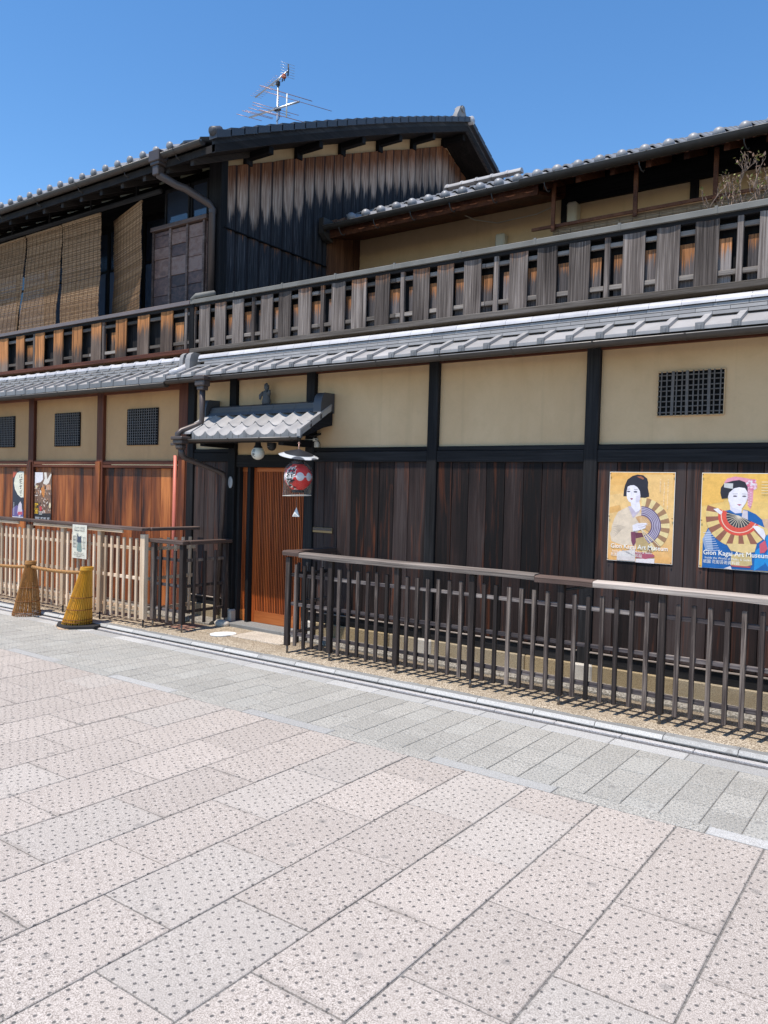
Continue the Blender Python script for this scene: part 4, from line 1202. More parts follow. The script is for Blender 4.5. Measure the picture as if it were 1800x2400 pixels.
# ------------------------------------------------------------------ fences in front of the houses
def wob(a): return RND.uniform(-a, a)
def picket(parent, x, y, z0, z1, w, d, mat, tilt=0.004):
    return put('picket', cbox('picket', w, d, z1 - z0, 0.003), mat, parent, (x, y, (z0 + z1) / 2), (wob(tilt), wob(tilt), wob(.03)))
FR = thing('wooden_fence', 'long black stained picket fence with a worn pale handrail on the right', 'fence', (-2.2, 5.83, 0.05), )
fp = [-5.273, -4.726, -3.950, -3.180, -2.384, -1.603, -0.820, -0.03, 0.76]
for x in fp:
    put('post', cbox('fpost', 0.052, 0.052, 0.89, 0.004), 'fence_black_z', FR, (x, 5.826, 0.126 + 0.445), (0, wob(.003), 0))
    v = MB().tube([(x + .003, 5.826, 0.045), (x + .003, 5.826, 0.14)], 0.011, 8); done('foot_pin', v, 'pin_steel', FR, True)
for a, b2 in zip(fp, fp[1:] + [1.55]):
    n = max(1, round((b2 - a) / 0.112) - 1)
    for k in range(n):
        x = a + (b2 - a) * (k + 1) / (n + 1)
        picket(FR, x + wob(.004), 5.818, 0.13 + wob(.008), 0.947 + wob(.006), 0.033, 0.026, 'fence_black_z')
    for z in (0.84, 0.548, 0.252):
        box('cross_rail', a + 0.026, b2 - 0.026, 5.834, 5.858, z - 0.017 + wob(.003), z + 0.017, 'fence_black_x', FR, 0.003)
def rail(x0, x1, mat, drop=0.0, zt=1.062):
    n = 14; m = MB(); rows = []
    prof = [(5.775, -0.048), (5.772, -0.012), (5.786, 0.0), (5.872, 0.004), (5.885, -0.01), (5.885, -0.048)]
    ph = RND.uniform(0, 6)
    for i in range(n + 1):
        x = x0 + (x1 - x0) * i / n; w = 0.004 * sin(x * 2.3 + ph) + 0.0025 * sin(x * 9 + ph)
        rows.append([(x, y, zt + z + w * (0.4 if z > -0.03 else 1) + drop) for y, z in prof])
    m.strip(rows, True, flip=True)
    m.add(rows[0], [tuple(range(6))]); m.add(rows[-1], [tuple(range(6))[::-1]])
    return done('handrail', m, mat, FR, 40)
rail(-5.32, -5.105, 'rail_brown_x', 0.018)
rail(-5.103, -2.60, 'rail_worn_x', 0.008)
rail(-2.598, -2.12, 'rail_brown_x')
rail(-2.118, 1.55, 'rail_worn_x', -0.004)
box('handrail', -5.32, -5.225, 5.89, 6.53, 1.032, 1.082, 'rail_brown_y', FR, 0.005)
for y in (5.98, 6.11, 6.24, 6.37):
    picket(FR, -5.275, y, 0.13, 0.95, 0.026, 0.033, 'fence_black_z')
for z in (0.84, 0.548, 0.252): box('cross_rail', -5.262, -5.240, 5.855, 6.50, z - .017, z + .017, 'fence_black_z', FR, 0.003)
v = MB().tube([(-2.42, 5.85, 0.955), (-2.36, 5.86, 0.965), (-2.22, 5.90, 0.995), (-2.20, 5.91, 1.02)], 0.012, 6); done('brace', v, 'black_paint', FR, True)

FL = thing('wooden_fence', 'unpainted pale picket fence with a brown handrail before the brown board wall', 'fence', (-10, 5.74, 0.05))
fp = [-7.437, -8.264, -9.042, -9.822, -10.60, -11.38, -12.16, -12.94, -13.72, -14.5, -15.3]
for x in fp:
    w = 0.082 if x > -7.5 else 0.066
    put('post', cbox('lpost%g' % w, w, 0.06, 0.985, 0.004), 'fence_pale_z', FL, (x, 5.74, 0.142 + 0.4925), (0, wob(.003), 0))
    v = MB().tube([(x + .003, 5.74, 0.045), (x + .003, 5.74, 0.15)], 0.010, 8); done('foot_pin', v, 'black_paint', FL, True)
for b2, a in zip(fp, fp[1:]):
    for k in range(6):
        x = a + (b2 - a) * (k + 1) / 7
        picket(FL, x + wob(.003), 5.728, 0.128 + wob(.006), 1.079 + wob(.006), 0.034, 0.026, 'fence_pale_z', 0.003)
    for z in (0.955, 0.607, 0.252):
        box('cross_rail', a + 0.033, b2 - 0.033, 5.744, 5.768, z - 0.02, z + 0.02, 'fence_pale_x', FL, 0.003)
for a, b2 in ((-15.4, -12.5), (-12.5, -9.7), (-9.7, -7.40)):
    box('handrail', a, b2 - .003, 5.675, 5.80, 1.166, 1.203, 'rail_brown_x', FL, 0.005)
for a, b2 in ((-15.2, -10.02), (-9.66, -7.78)):
    box('rail_facing', a, b2, 5.688, 5.71, 1.126, 1.163, 'fence_pale_x', FL, 0.003)
box('handrail', -7.50, -7.39, 5.805, 6.53, 1.166, 1.203, 'rail_brown_y', FL, 0.005)
for y in (5.86, 5.97, 6.08, 6.19, 6.30, 6.41): picket(FL, -7.43, y, 0.13, 1.08, 0.026, 0.033, 'fence_pale_z')
for z in (0.955, 0.607, 0.252): box('cross_rail', -7.45, -7.43 - 0.002, 5.775, 6.5, z - .02, z + .02, 'fence_pale_z', FL, 0.003)

FS = thing('wooden_fence', 'short dark corner fence between the pale fence and the entrance door', 'fence', (-7.1, 5.83, 0.05))
for x, y, w in ((-7.365, 5.825, 0.058), (-6.865, 5.825, 0.062), (-6.865, 6.47, 0.05)):
    put('post', cbox('spost%g' % w, w, 0.055, 0.89, 0.004), 'fence_black_z', FS, (x, y, 0.145 + 0.445))
    v = MB().tube([(x, y, 0.045), (x, y, 0.16)], 0.010, 8); done('foot_pin', v, 'pin_steel', FS, True)
for x in (-7.24, -7.112, -6.99): picket(FS, x, 5.818, 0.135, 0.962, 0.034, 0.026, 'fence_black_z')
for z in (0.857, 0.563, 0.275): box('cross_rail', -7.336, -6.897, 5.834, 5.858, z - .017, z + .017, 'fence_black_x', FS, 0.003)
for y in (5.985, 6.145, 6.305): picket(FS, -6.858, y, 0.13, 0.957, 0.026, 0.034, 'fence_black_z')
for z in (0.857, 0.563, 0.275): box('cross_rail', -6.885, -6.862 - .009, 5.853, 6.445, z - .017, z + .017, 'fence_black_z', FS, 0.003)
box('handrail', -7.43, -6.815, 5.775, 5.885, 1.037, 1.082, 'rail_brown_x', FS, 0.006)
box('handrail', -6.92, -6.815, 5.888, 6.53, 1.037, 1.082, 'rail_brown_y', FS, 0.006)

# ------------------------------------------------------------------ bamboo cones, cane bars, mat
def cone(cx, cy, z0, h, R_, r, lean, n, mat, label, woven):
    C_ = thing('bamboo_cone', label, 'traffic cone', (cx, cy, z0), 'bamboo cones before the pale fence')
    P = lambda a, t, q=0.0: (cx + lean * t + (R_ + (r - R_) * t + q) * cos(a), cy + (R_ + (r - R_) * t + q) * sin(a), z0 + h * t)
    core = MB()
    core.strip([[P(2 * pi * k / 24, t, -0.012) for k in range(24)] for t in ((0.62, 0.8, 0.97) if woven else (0.02, 0.3, 0.6, 0.97))], True)
    done('lining', core, mat, C_, True)
    for k in range(n):
        a = 2 * pi * (k + wob(.12)) / n; m = MB(); rows = []
        for t in (0, 0.5, 1.0):
            q = (R_ + (r - R_) * t); hw = 0.36 * 2 * pi * q / n / 2 * 1.15 + 0.0008
            da = hw / q
            w0 = wob(.0015)
            rows.append([P(a - da, t, 0.0), P(a, t, 0.005 + w0), P(a + da, t, 0.0), P(a, t, -0.004)])
        m.strip(rows, True); m.add(rows[2], [(0, 1, 2, 3)]); m.add(rows[0], [(3, 2, 1, 0)])
        done('bamboo_slat', m, mat, C_, 30)
    for t in ((0.035, 0.075, 0.27, 0.52) if woven else (0.035, 0.085, 0.26, 0.47)):
        m = MB().tube([P(2 * pi * k / 28, t, 0.006) for k in range(29)], 0.0045, 6, False)
        done('binding', m, 'bamboo_band', C_, True)
    m = MB(); m.strip([[P(2 * pi * k / 20, t, q) for k in range(20)] for t, q in ((0.945, 0.004), (0.945, 0.014), (1.0, 0.016), (1.0, -0.004))], True)
    m.add([P(2 * pi * k / 20, 0.992, 0.0) for k in range(20)], [tuple(range(20))])
    done('collar', m, 'bamboo_brown' if woven else 'bamboo_gold', C_, 40)
    return C_
cone(-9.40, 5.462, 0.0, 0.695, 0.168, 0.052, 0.085, 44, 'bamboo_brown', 'brown bamboo cone further from the door, standing directly on the paving', True)
cone(-8.30, 5.458, 0.03, 0.685, 0.168, 0.058, 0.185, 40, 'bamboo_gold', 'shiny golden bamboo cone standing on a black rubber mat', False)
mt_ = MB().prism([(-8.57, 5.39), (-8.36, 5.23), (-8.14, 5.20), (-7.96, 5.46), (-8.06, 5.66), (-8.36, 5.69)], 'z', 0.001, 0.028)
tag(done('rubber_mat', mt_, 'black_rubber'), 'flat black rubber mat lying under the golden bamboo cone', 'mat')
bd = MB().prism([(-8.50, 5.30), (-8.20, 5.155), (-8.09, 5.215), (-8.30, 5.24)], 'z', 0.0015, 0.010)
tag(done('wooden_board', bd, 'fence_pale_x'), 'thin pale wooden board sticking out below the rubber mat', 'board')
def cane(p0, p1, label):
    C_ = thing('cane_bar', label, 'barrier bar', p0, 'twisted cane bars joining the bamboo cones')
    p0 = Vector(p0); p1 = Vector(p1); d = (p1 - p0); L_ = d.length; d.normalize()
    s_ = d.cross(Vector((0, 0, 1))).normalized(); u_ = s_.cross(d)
    for k in range(3):
        pts = []
        for i in range(61):
            t = i / 60; a = 2 * pi * (t * L_ / 0.085 + k / 3)
            sag = -0.02 * 4 * t * (1 - t)
            pts.append(p0 + d * (L_ * t) + (s_ * cos(a) + u_ * sin(a)) * 0.0115 + Vector((0, 0, sag)))
        m = MB().tube(pts, 0.0125, 6); done('strand', m, 'rope', C_, True)
cane((-9.27, 5.45, 0.625), (-8.16, 5.455, 0.645), 'twisted cane bar hanging between the two bamboo cones')
cane((-10.6, 5.48, 0.585), (-9.40, 5.46, 0.615), 'twisted cane bar running off the picture left of the brown cone')

# notice tied to the pale fence
def sheet(name, x0, x1, z0, z1, y, label, cat, mat, group=None, bow=0.0, lean=0.0, mats=None):
    m = MB(); n = 8; f = []; b2 = []
    for i in range(n + 1):
        u = i / n
        f.append([(x0 + (x1 - x0) * u, y - bow * sin(pi * u) * (1 - v) + lean * (1 - v), z0 + (z1 - z0) * v) for v in (0, .25, .5, .75, 1)])
        b2.append([(p[0], p[1] + 0.0015, p[2]) for p in f[-1]])
    m.strip(f, flip=True); m.strip(b2)
    m.strip([f[0], b2[0]], flip=True); m.strip([f[-1], b2[-1]]); m.strip([[r[0] for r in f], [r[0] for r in b2]]); m.strip([[r[-1] for r in f], [r[-1] for r in b2]], flip=True)
    o = put(name, m.mesh(name, True), mat, None, (0, 0, 0))
    return tag(o, label, cat, group)
class Print:
    """flat print on a sheet: u to the right, v downwards, every shape one hair proud of the last"""
    def __init__(s, x0, x1, z0, z1, y, step=0.00005):
        s.x0, s.w, s.z1, s.h, s.y, s.st = x0, x1 - x0, z1, z1 - z0, y, step
        s.m = MB(); s.mats = []; s.k = 0
    def _mat(s, col):
        nm = 'ink_%02x%02x%02x' % tuple(int(255 * min(1, c)) for c in col)
        if nm not in MAT: flat(nm, col)
        if nm not in s.mats: s.mats.append(nm)
        s.m.cur = s.mats.index(nm)
    def poly(s, pts, col):
        s._mat(col); s.k += 1
        y = s.y - s.k * s.st
        ar = sum(pts[i][0] * pts[(i + 1) % len(pts)][1] - pts[(i + 1) % len(pts)][0] * pts[i][1] for i in range(len(pts)))
        if ar > 0: pts = pts[::-1]
        s.m.add([(s.x0 + s.w * u, y, s.z1 - s.h * v) for u, v in pts], [tuple(range(len(pts)))])
    def oval(s, u, v, ru, rv, col, n=18, a0=0.0):
        s.poly([(u + ru * cos(2 * pi * k / n + a0), v + rv * sin(2 * pi * k / n + a0)) for k in range(n)], col)
    def sector(s, u, v, r0, r1, a0, a1, col, asp, n=6):
        o = [(u + r1 * cos(a0 + (a1 - a0) * k / n), v + r1 * asp * sin(a0 + (a1 - a0) * k / n)) for k in range(n + 1)]
        i_ = [(u + r0 * cos(a0 + (a1 - a0) * k / n), v + r0 * asp * sin(a0 + (a1 - a0) * k / n)) for k in range(n + 1)]
        s.poly(o + i_[::-1], col)
    def line(s, u0, v0, u1, v1, w, col, asp):
        dx, dy = (u1 - u0), (v1 - v0) / asp
        l = sqrt(dx * dx + dy * dy) or 1; nx, ny = -dy / l * w / 2, dx / l * w / 2 * asp
        s.poly([(u0 + nx, v0 + ny), (u1 + nx, v1 + ny), (u1 - nx, v1 - ny), (u0 - nx, v0 - ny)], col)
    def text(s, body, u, v, size, col, sx=1.0, bold=0.0, vertical=False):
        """size and position in parts of the sheet's width / height"""
        s._mat(col); s.k += 1
        vs, fs, _ = text(body, size * s.w, 0, 0, 0, None, None, bold=bold, sx=sx, vertical=vertical)
        ox = s.x0 + s.w * u; oz = s.z1 - s.h * v; y = s.y - s.k * s.st
        s.m.add([(x + ox, y, z + oz) for x, _, z in vs], fs)
    def finish(s, parent):
        me = s.m.mesh('print')
        return put('print', me, s.mats, parent, (0, 0, 0))

def scribble(p, u0, u1, v, h, A, n):
    for k in range(n):
        a = u0 + (u1 - u0) * k / n; w = (u1 - u0) / n * .62
        for q in range(3):
            if RND.random() < .55: p.line(a, v + h * (q / 2 - .5), a + w, v + h * (q / 2 - .5) + RND.uniform(-.003, .003), .013, (0.16, 0.16, 0.16), A)
        for q in range(2):
            if RND.random() < .7: p.line(a + w * (.2 + .6 * q), v - h / 2, a + w * (.2 + .6 * q), v + h / 2, .011, (0.16, 0.16, 0.16), A)
Y_ = 6.572
# --- poster 1: figure in a pale kimono with a round-spread fan
x0, x1, z0, z1 = -2.292, -1.747, 1.165, 1.922
ps = sheet('poster', x0, x1, z0, z1, Y_, 'yellow museum poster showing a woman in a cream kimono with a striped fan', 'poster', 'paper_white', 'posters on the board walls')
A = (x1 - x0) / (z1 - z0)
p = Print(x0 + .004, x1 - .004, z0 + .004, z1 - .004, Y_)
def q1(x, y):
    a = (x - 172 + (y - 128) * 0.0256) / 1271; return (a, (y - 128 - 7 * a) / (1714 + 96 * a))
Q = lambda *pts: [q1(*t) for t in pts]
SKIN = (0.80, 0.75, 0.78); HAIR = (0.028, 0.026, 0.036); CREAM = (0.72, 0.58, 0.43)
for k in range(14): p.poly([(0, k / 14), (1, k / 14), (1, (k + 1) / 14), (0, (k + 1) / 14)], (0.78 + 0.03 * sin(k * .22), 0.42 + 0.10 * sin(k * .24), 0.115 + 0.10 * sin(k * .22)))
p.poly([(0, .26), (.5, .2), (.55, .5), (0, .62)], (0.80, 0.52, 0.22))
p.poly([(0.52, .02), (0.98, .02), (.97, .3), (.6, .34)], (0.80, 0.50, 0.19))
p.poly([(0, .40), (.17, .37), (.2, .44), (0, .47)], (0.72, 0.40, 0.13))
p.poly(Q((440, 600), (450, 480), (470, 380), (520, 270), (620, 200), (720, 172), (830, 185), (910, 250), (930, 330), (925, 430), (950, 560), (950, 610), (850, 635), (760, 620), (560, 600)), HAIR)
p.poly(Q((700, 210), (790, 205), (850, 245), (830, 270), (760, 240)), (0.35, 0.12, 0.06))
p.poly(Q((205, 1260), (210, 1180), (270, 1020), (340, 900), (520, 810), (600, 790), (760, 860), (800, 960), (700, 1500), (690, 1560), (420, 1560), (210, 1480), (175, 1330)), CREAM)
for t in range(7): p.poly(Q((215 + 4 * t, 1150 + t * 44), (330, 1160 + t * 26), (520 - t * 18, 1205 + t * 8), (330, 1178 + t * 26)), (0.50, 0.40, 0.30))
p.poly(Q((590, 720), (760, 690), (790, 860), (690, 920), (600, 800)), SKIN)
p.poly(Q((505, 560), (510, 480), (525, 410), (580, 385), (650, 380), (720, 420), (770, 500), (780, 590), (770, 680), (700, 730), (610, 735), (550, 700), (515, 640)), SKIN)
p.poly(Q((700, 600), (770, 560), (780, 660), (740, 715), (690, 725)), (0.68, 0.62, 0.70))
p.poly(Q((575, 645), (600, 635), (638, 645), (610, 672)), (0.30, 0.05, 0.10))
p.oval(*q1(545, 505), 0.027, 0.008, (0.10, 0.09, 0.12)); p.oval(*q1(683, 512), 0.030, 0.009, (0.10, 0.09, 0.12))
p.line(*q1(520, 462), *q1(575, 455), 0.007, (0.22, 0.2, 0.22), A); p.line(*q1(650, 460), *q1(725, 470), 0.007, (0.22, 0.2, 0.22), A)
p.line(*q1(606, 520), *q1(596, 590), 0.006, (0.66, 0.60, 0.66), A)
p.poly(Q((540, 800), (640, 1030), (760, 900), (790, 850), (700, 925), (590, 790)), (0.55, 0.47, 0.55))
fu, fv = q1(800, 1180)
n_ = 17
for k in range(n_):
    a0 = -pi * 0.505 + k * (pi * 1.02 - 0.12) / n_; a1 = a0 + (pi * 1.02 - 0.12) / n_
    p.sector(fu, fv, 0.30, 0.435, a0, a1, (0.36, 0.20, 0.105) if k % 2 else (0.78, 0.61, 0.30), A, 3)
AS = -pi * .505; AE = AS + pi * 1.02 - .12
p.sector(fu, fv, 0.155, 0.305, AS, AE, (0.16, 0.12, 0.20), A, 22)
for r in (0.178, 0.205, 0.228, 0.252, 0.276): p.sector(fu, fv, r, r + 0.009, AS, AE, (0.60, 0.54, 0.64), A, 22)
p.sector(fu, fv, 0.0, 0.155, AS - .6, AE - .9, (0.62, 0.36, 0.17), A, 18)
for k in range(9):
    a = -pi * .55 + k * .2; p.line(fu + .03 * cos(a), fv + .03 * A * sin(a), fu + .14 * cos(a), fv + .14 * A * sin(a), .006, (0.76, 0.58, 0.36), A)
for a in (1.0, 1.2, 0.8): p.line(fu, fv + .03, fu + .42 * cos(a), fv + .42 * A * sin(a), .012, (0.74, 0.60, 0.40), A)
p.poly(Q((600, 1300), (690, 1300), (700, 1500), (650, 1590), (610, 1480)), (0.20, 0.06, 0.10))
p.poly(Q((700, 1420), (860, 1400), (980, 1570), (940, 1690), (720, 1640)), (0.50, 0.36, 0.17))
p.poly(Q((690, 1310), (820, 1320), (850, 1400), (700, 1430)), (0.16, 0.05, 0.07))
p.poly(Q((630, 1170), (720, 1130), (900, 1125), (930, 1150), (800, 1215), (900, 1190), (880, 1230), (760, 1270), (640, 1290)), SKIN)
p.line(*q1(740, 1175), *q1(915, 1150), .006, (0.60, 0.52, 0.56), A); p.line(*q1(740, 1215), *q1(900, 1185), .006, (0.60, 0.52, 0.56), A)
p.poly(Q((700, 1830), (1070, 1830), (1065, 1930), (700, 1900)), (0.76, 0.68, 0.66))
p.poly(Q((690, 1690), (1000, 1720), (1070, 1770), (1065, 1800), (900, 1840), (700, 1810)), (0.42, 0.10, 0.14))
p.poly(Q((330, 1690), (690, 1640), (690, 1880), (320, 1850)), (0.70, 0.62, 0.58))
for k in range(5): p.line(*q1(430 + 40 * k, 1660 + 22 * k), *q1(560 + 30 * k, 1700 + 18 * k), .012, (0.33, 0.30, 0.30), A)
WHT = (0.84, 0.80, 0.72)
p.text('Gion Kagai Art Museum', .045, .858, .098, WHT, 0.93, .0008)
p.text('Inside the World of Maiko & Geiko', .07, .905, .047, WHT, 0.93, 0)
p.text('祇園 花街芸術資料館', .05, .948, .060, WHT, 0.9, 0)
for k, x in enumerate((0.905, 0.85, 0.79)):      # three columns of tiny print, too small to read
    for j in range((20, 16, 9)[k]):
        v_ = .075 + (0, .03, 0)[k] + .0165 * j
        p.line(x - .011 + RND.uniform(0, .004), v_, x + .011 - RND.uniform(0, .005), v_ + RND.uniform(-.002, .002), RND.uniform(.006, .013), (0.84, 0.67, 0.43), A)
p.finish(ps)
for u, v in ((.02, .02), (.98, .02), (.02, .5), (.98, .5), (.02, .98), (.98, .98)):
    m = MB().lathe([(0.006, 0), (0.005, 0.004), (0.002, 0.006)], 8); m.v = [(x + x0 + (x1 - x0) * u, -z + Y_ - .012, y + z1 - (z1 - z0) * v) for x, y, z in m.v]
    done('pin', m, 'brass', ps)
# --- poster 2: figure in blue with an open fan
x0, x1, z0, z1 = -1.541, -0.99, 1.162, 1.921
ps = sheet('poster', x0, x1, z0, z1, Y_, 'yellow museum poster showing a woman in a blue kimono with a red banded fan', 'poster', 'paper_white', 'posters on the board walls')
p = Print(x0 + .004, x1 - .004, z0 + .004, z1 - .004, Y_)
def q2(x, y):
    a = (x - 215 + (y - 150) * 0.0225) / 1425; return (a, (y - 150) / (1890 + 75 * a))
Q = lambda *pts: [q2(*t) for t in pts]
BLU = (0.015, 0.12, 0.36); BL2 = (0.02, 0.26, 0.60)
for k in range(14): p.poly([(0, k / 14), (1, k / 14), (1, (k + 1) / 14), (0, (k + 1) / 14)], (0.79, 0.46 + 0.07 * sin(k * .24), 0.10 + 0.08 * sin(k * .24)))
p.poly([(.0, .0), (.5, .0), (.3, .3), (.0, .35)], (0.80, 0.46, 0.11))
p.poly([(.78, .47), (1, .45), (1, .62), (.78, .60)], (0.66, 0.44, 0.28))
p.poly(Q((640, 330), (700, 250), (850, 210), (1050, 240), (1180, 265), (1260, 350), (1270, 430), (1200, 470), (1190, 700), (1150, 860), (1100, 800), (1080, 450), (660, 350)), (0.72, 0.30, 0.38))
for k in range(26):
    p.oval(*q2(RND.uniform(1080, 1250), RND.uniform(280, 480)), .018, .012, RND.choice(((0.80, 0.55, 0.62), (0.70, 0.20, 0.32), (0.78, 0.70, 0.74))), 8)
for k in range(12): p.oval(*q2(1110 + 40 * (k % 2), 500 + 26 * k), .013, .009, (0.76, 0.45, 0.54), 8)
p.poly(Q((570, 540), (580, 440), (640, 350), (800, 300), (930, 280), (1040, 320), (1090, 420), (1090, 520), (900, 430), (760, 520), (730, 640), (600, 660)), HAIR)
p.poly(Q((640, 345), (815, 350), (810, 460), (640, 430)), (0.55, 0.54, 0.52))
p.poly(Q((720, 620), (740, 540), (830, 450), (930, 425), (1040, 440), (1090, 520), (1095, 640), (1060, 740), (990, 850), (980, 930), (780, 960), (770, 800), (730, 700)), SKIN)
p.poly(Q((740, 700), (800, 830), (960, 880), (980, 940), (770, 960), (760, 800)), (0.68, 0.64, 0.72))
p.oval(*q2(855, 605), .028, .008, (0.12, 0.10, 0.13)); p.oval(*q2(1030, 605), .028, .008, (0.12, 0.10, 0.13))
p.line(*q2(810, 562), *q2(905, 558), .006, (0.2, 0.18, 0.2), A); p.line(*q2(990, 558), *q2(1070, 562), .006, (0.2, 0.18, 0.2), A)
p.poly(Q((890, 772), (940, 765), (990, 775), (940, 795)), (0.42, 0.03, 0.08))
p.poly(Q((640, 910), (760, 880), (860, 950), (1000, 940), (1010, 870), (1100, 890), (1250, 960), (1370, 1070), (1400, 1180), (1440, 1290), (1640, 1400), (1640, 2100), (230, 2050), (240, 1480), (360, 1200), (500, 1300)), BLU)
p.poly(Q((1420, 1300), (1640, 1450), (1640, 2080), (1560, 2110), (1420, 1900), (1480, 1700)), BL2)
p.poly(Q((1250, 1700), (1400, 1560), (1430, 1950), (1230, 2100)), BL2)
p.poly(Q((1010, 880), (1100, 900), (1110, 1180), (980, 1060)), (0.62, 0.55, 0.58))
p.poly(Q((230, 1480), (380, 1230), (450, 1700), (300, 1720)), (0.28, 0.36, 0.52))
for k in range(9): p.line(*q2(250 + 12 * k, 1350 + 45 * k), *q2(420 + 20 * k, 1335 + 45 * k), .007, (0.62, 0.66, 0.74), A)
fu, fv = q2(940, 1000)
n_ = 16; AS = 0.42; AE = pi + 0.32
for k in range(n_):
    a0 = AS + (AE - AS) * k / n_; a1 = AS + (AE - AS) * (k + 1) / n_
    p.sector(fu, fv, 0.25, 0.455, a0, a1, (0.30, 0.12, 0.075) if k % 2 else (0.74, 0.54, 0.22), A, 3)
p.sector(fu, fv, 0.17, 0.285, AS, AE, (0.70, 0.09, 0.06), A, 20)
p.sector(fu, fv, 0.235, 0.248, AS, AE, (0.80, 0.55, 0.42), A, 20)
p.sector(fu, fv, 0.0, 0.172, AS, AE, (0.05, 0.055, 0.06), A, 20)
for k in range(12):
    a = AS + (AE - AS) * (k + .5) / 12; p.line(fu, fv, fu + .172 * cos(a), fv + .172 * A * sin(a), .007, (0.72, 0.60, 0.45), A)
p.poly(Q((440, 870), (530, 850), (620, 930), (580, 980), (540, 950)), SKIN)
p.poly(Q((1190, 1200), (1280, 1190), (1400, 1260), (1440, 1380), (1420, 1480), (1300, 1340)), SKIN)
p.poly(Q((1330, 1560), (1430, 1480), (1480, 1650), (1420, 1730), (1340, 1740)), (0.60, 0.10, 0.14))
p.poly(Q((700, 1560), (1280, 1560), (1240, 1720), (1060, 1750), (790, 1700)), (0.76, 0.55, 0.25))
p.poly(Q((800, 1780), (1180, 1740), (1200, 1980), (1000, 2030), (790, 1990)), (0.60, 0.45, 0.20))
p.poly(Q((790, 1990), (1180, 2010), (1160, 2040), (820, 2020)), (0.42, 0.08, 0.10))
p.poly(Q((660, 2060), (790, 2010), (820, 2080)), (0.76, 0.68, 0.66))
p.text('Gion Kagai Art Museum', .05, .862, .098, WHT, 0.93, .0008)
p.text('Inside the World of Maiko & Geiko', .075, .905, .047, WHT, 0.93, 0)
p.text('祇園 花街芸術資料館', .055, .950, .060, WHT, 0.9, 0)
for k in range(5): p.line(.80, .085 + .028 * k, .97, .085 + .028 * k, .011, (0.82, 0.66, 0.38), A)
p.finish(ps)
for u, v in ((.02, .02), (.98, .02), (.02, .5), (.98, .5), (.02, .98), (.98, .98)):
    m = MB().lathe([(0.006, 0), (0.005, 0.004), (0.002, 0.006)], 8); m.v = [(x + x0 + (x1 - x0) * u, -z + Y_ - .012, y + z1 - (z1 - z0) * v) for x, y, z in m.v]
    done('pin', m, 'brass', ps)
# --- poster 3: narrow, moon and night
Y_ = 6.586
x0, x1, z0, z1 = -11.775, -11.465, 1.105, 1.848
ps = sheet('poster', x0, x1, z0, z1, Y_, 'narrow dark poster with a big pale moon and brush letters', 'poster', 'paper_white', 'posters on the board walls')
A = (x1 - x0) / (z1 - z0)
p = Print(x0, x1, z0, z1, Y_)
p.poly([(0, 0), (1, 0), (1, 1), (0, 1)], (0.03, 0.035, 0.055))
p.poly([(0, 0), (.4, 0), (.1, .12), (0, .13)], (0.55, 0.10, 0.05))
p.poly([(.36, .03), (.6, 0), (1, 0), (1, .535), (.75, .54), (.45, .48), (.2, .37), (.1, .25), (.18, .12)], (0.78, 0.74, 0.58))
for (u0, v0, u1, v1) in ((.62, .06, .60, .13), (.70, .075, .84, .065), (.72, .12, .86, .115), (.60, .18, .86, .155), (.64, .16, .62, .24), (.74, .15, .70, .25), (.66, .21, .84, .20), (.70, .245, .86, .24), (.62, .31, .84, .295), (.73, .27, .74, .36), (.66, .36, .76, .345), (.68, .39, .67, .45), (.80, .38, .74, .47), (.72, .49, .80, .50)):
    p.line(u0, v0, u1, v1, RND.uniform(.025, .05), (0.10, 0.09, 0.08), A)
p.poly([(0, .78), (.4, .70), (1, .80), (1, .94), (0, .94)], (0.14, 0.11, 0.27))
p.poly([(.45, .86), (.55, .68), (.72, .62), (.85, .68), (.90, .86), (.65, .95)], (0.66, 0.58, 0.62))
p.poly([(.5, .84), (.9, .83), (.92, .89), (.5, .91)], (0.52, 0.10, 0.15))
p.poly([(0, .94), (1, .94), (1, 1), (0, 1)], (0.62, 0.62, 0.66))
for k in range(9): p.line(.10, .66 + .03 * k, .15, .66 + .03 * k, .05, (0.62, 0.60, 0.55), A)
p.finish(ps)
# --- poster 4: drummers, dark foot with yellow letters
x0, x1, z0, z1 = -11.150, -10.715, 1.10, 1.840
ps = sheet('poster', x0, x1, z0, z1, Y_ - .004, 'crowded brown and white drum show poster with yellow letters', 'poster', 'paper_white', 'posters on the board walls')
A = (x1 - x0) / (z1 - z0)
p = Print(x0, x1, z0, z1, Y_ - .004)
p.poly([(0, 0), (1, 0), (1, 1), (0, 1)], (0.20, 0.115, 0.075))
p.poly([(0, 0), (.48, 0), (.5, .14), (.35, .2), (.1, .22), (0, .3)], (0.78, 0.74, 0.74))
p.poly([(.55, 0), (.7, 0), (.75, .14), (.95, .02), (1, .04), (.86, .2), (.7, .26), (.5, .22), (.6, .12)], (0.76, 0.68, 0.58))
p.poly([(.38, .32), (.55, .26), (.62, .36), (.58, .5), (.46, .5)], (0.60, 0.22, 0.05))
p.poly([(.6, .25), (.95, .24), (1, .34), (.75, .36)], (0.52, 0.28, 0.16))
for k in range(70):
    u = RND.uniform(.02, .98); v = RND.uniform(.22, .80) if u > .25 else RND.uniform(.22, .55)
    a = RND.uniform(0, 3.1); l = RND.uniform(.03, .13)
    p.line(u, v, u + l * cos(a), v + l * A * sin(a), RND.uniform(.015, .05), RND.choice(((0.76, 0.64, 0.55), (0.62, 0.40, 0.28), (0.70, 0.58, 0.50), (0.07, 0.045, 0.04), (0.45, 0.22, 0.12))), A)
p.oval(.12, .29, .07, .03, (0.70, 0.60, 0.36)); p.oval(.95, .66, .06, .06, (0.72, 0.60, 0.40))
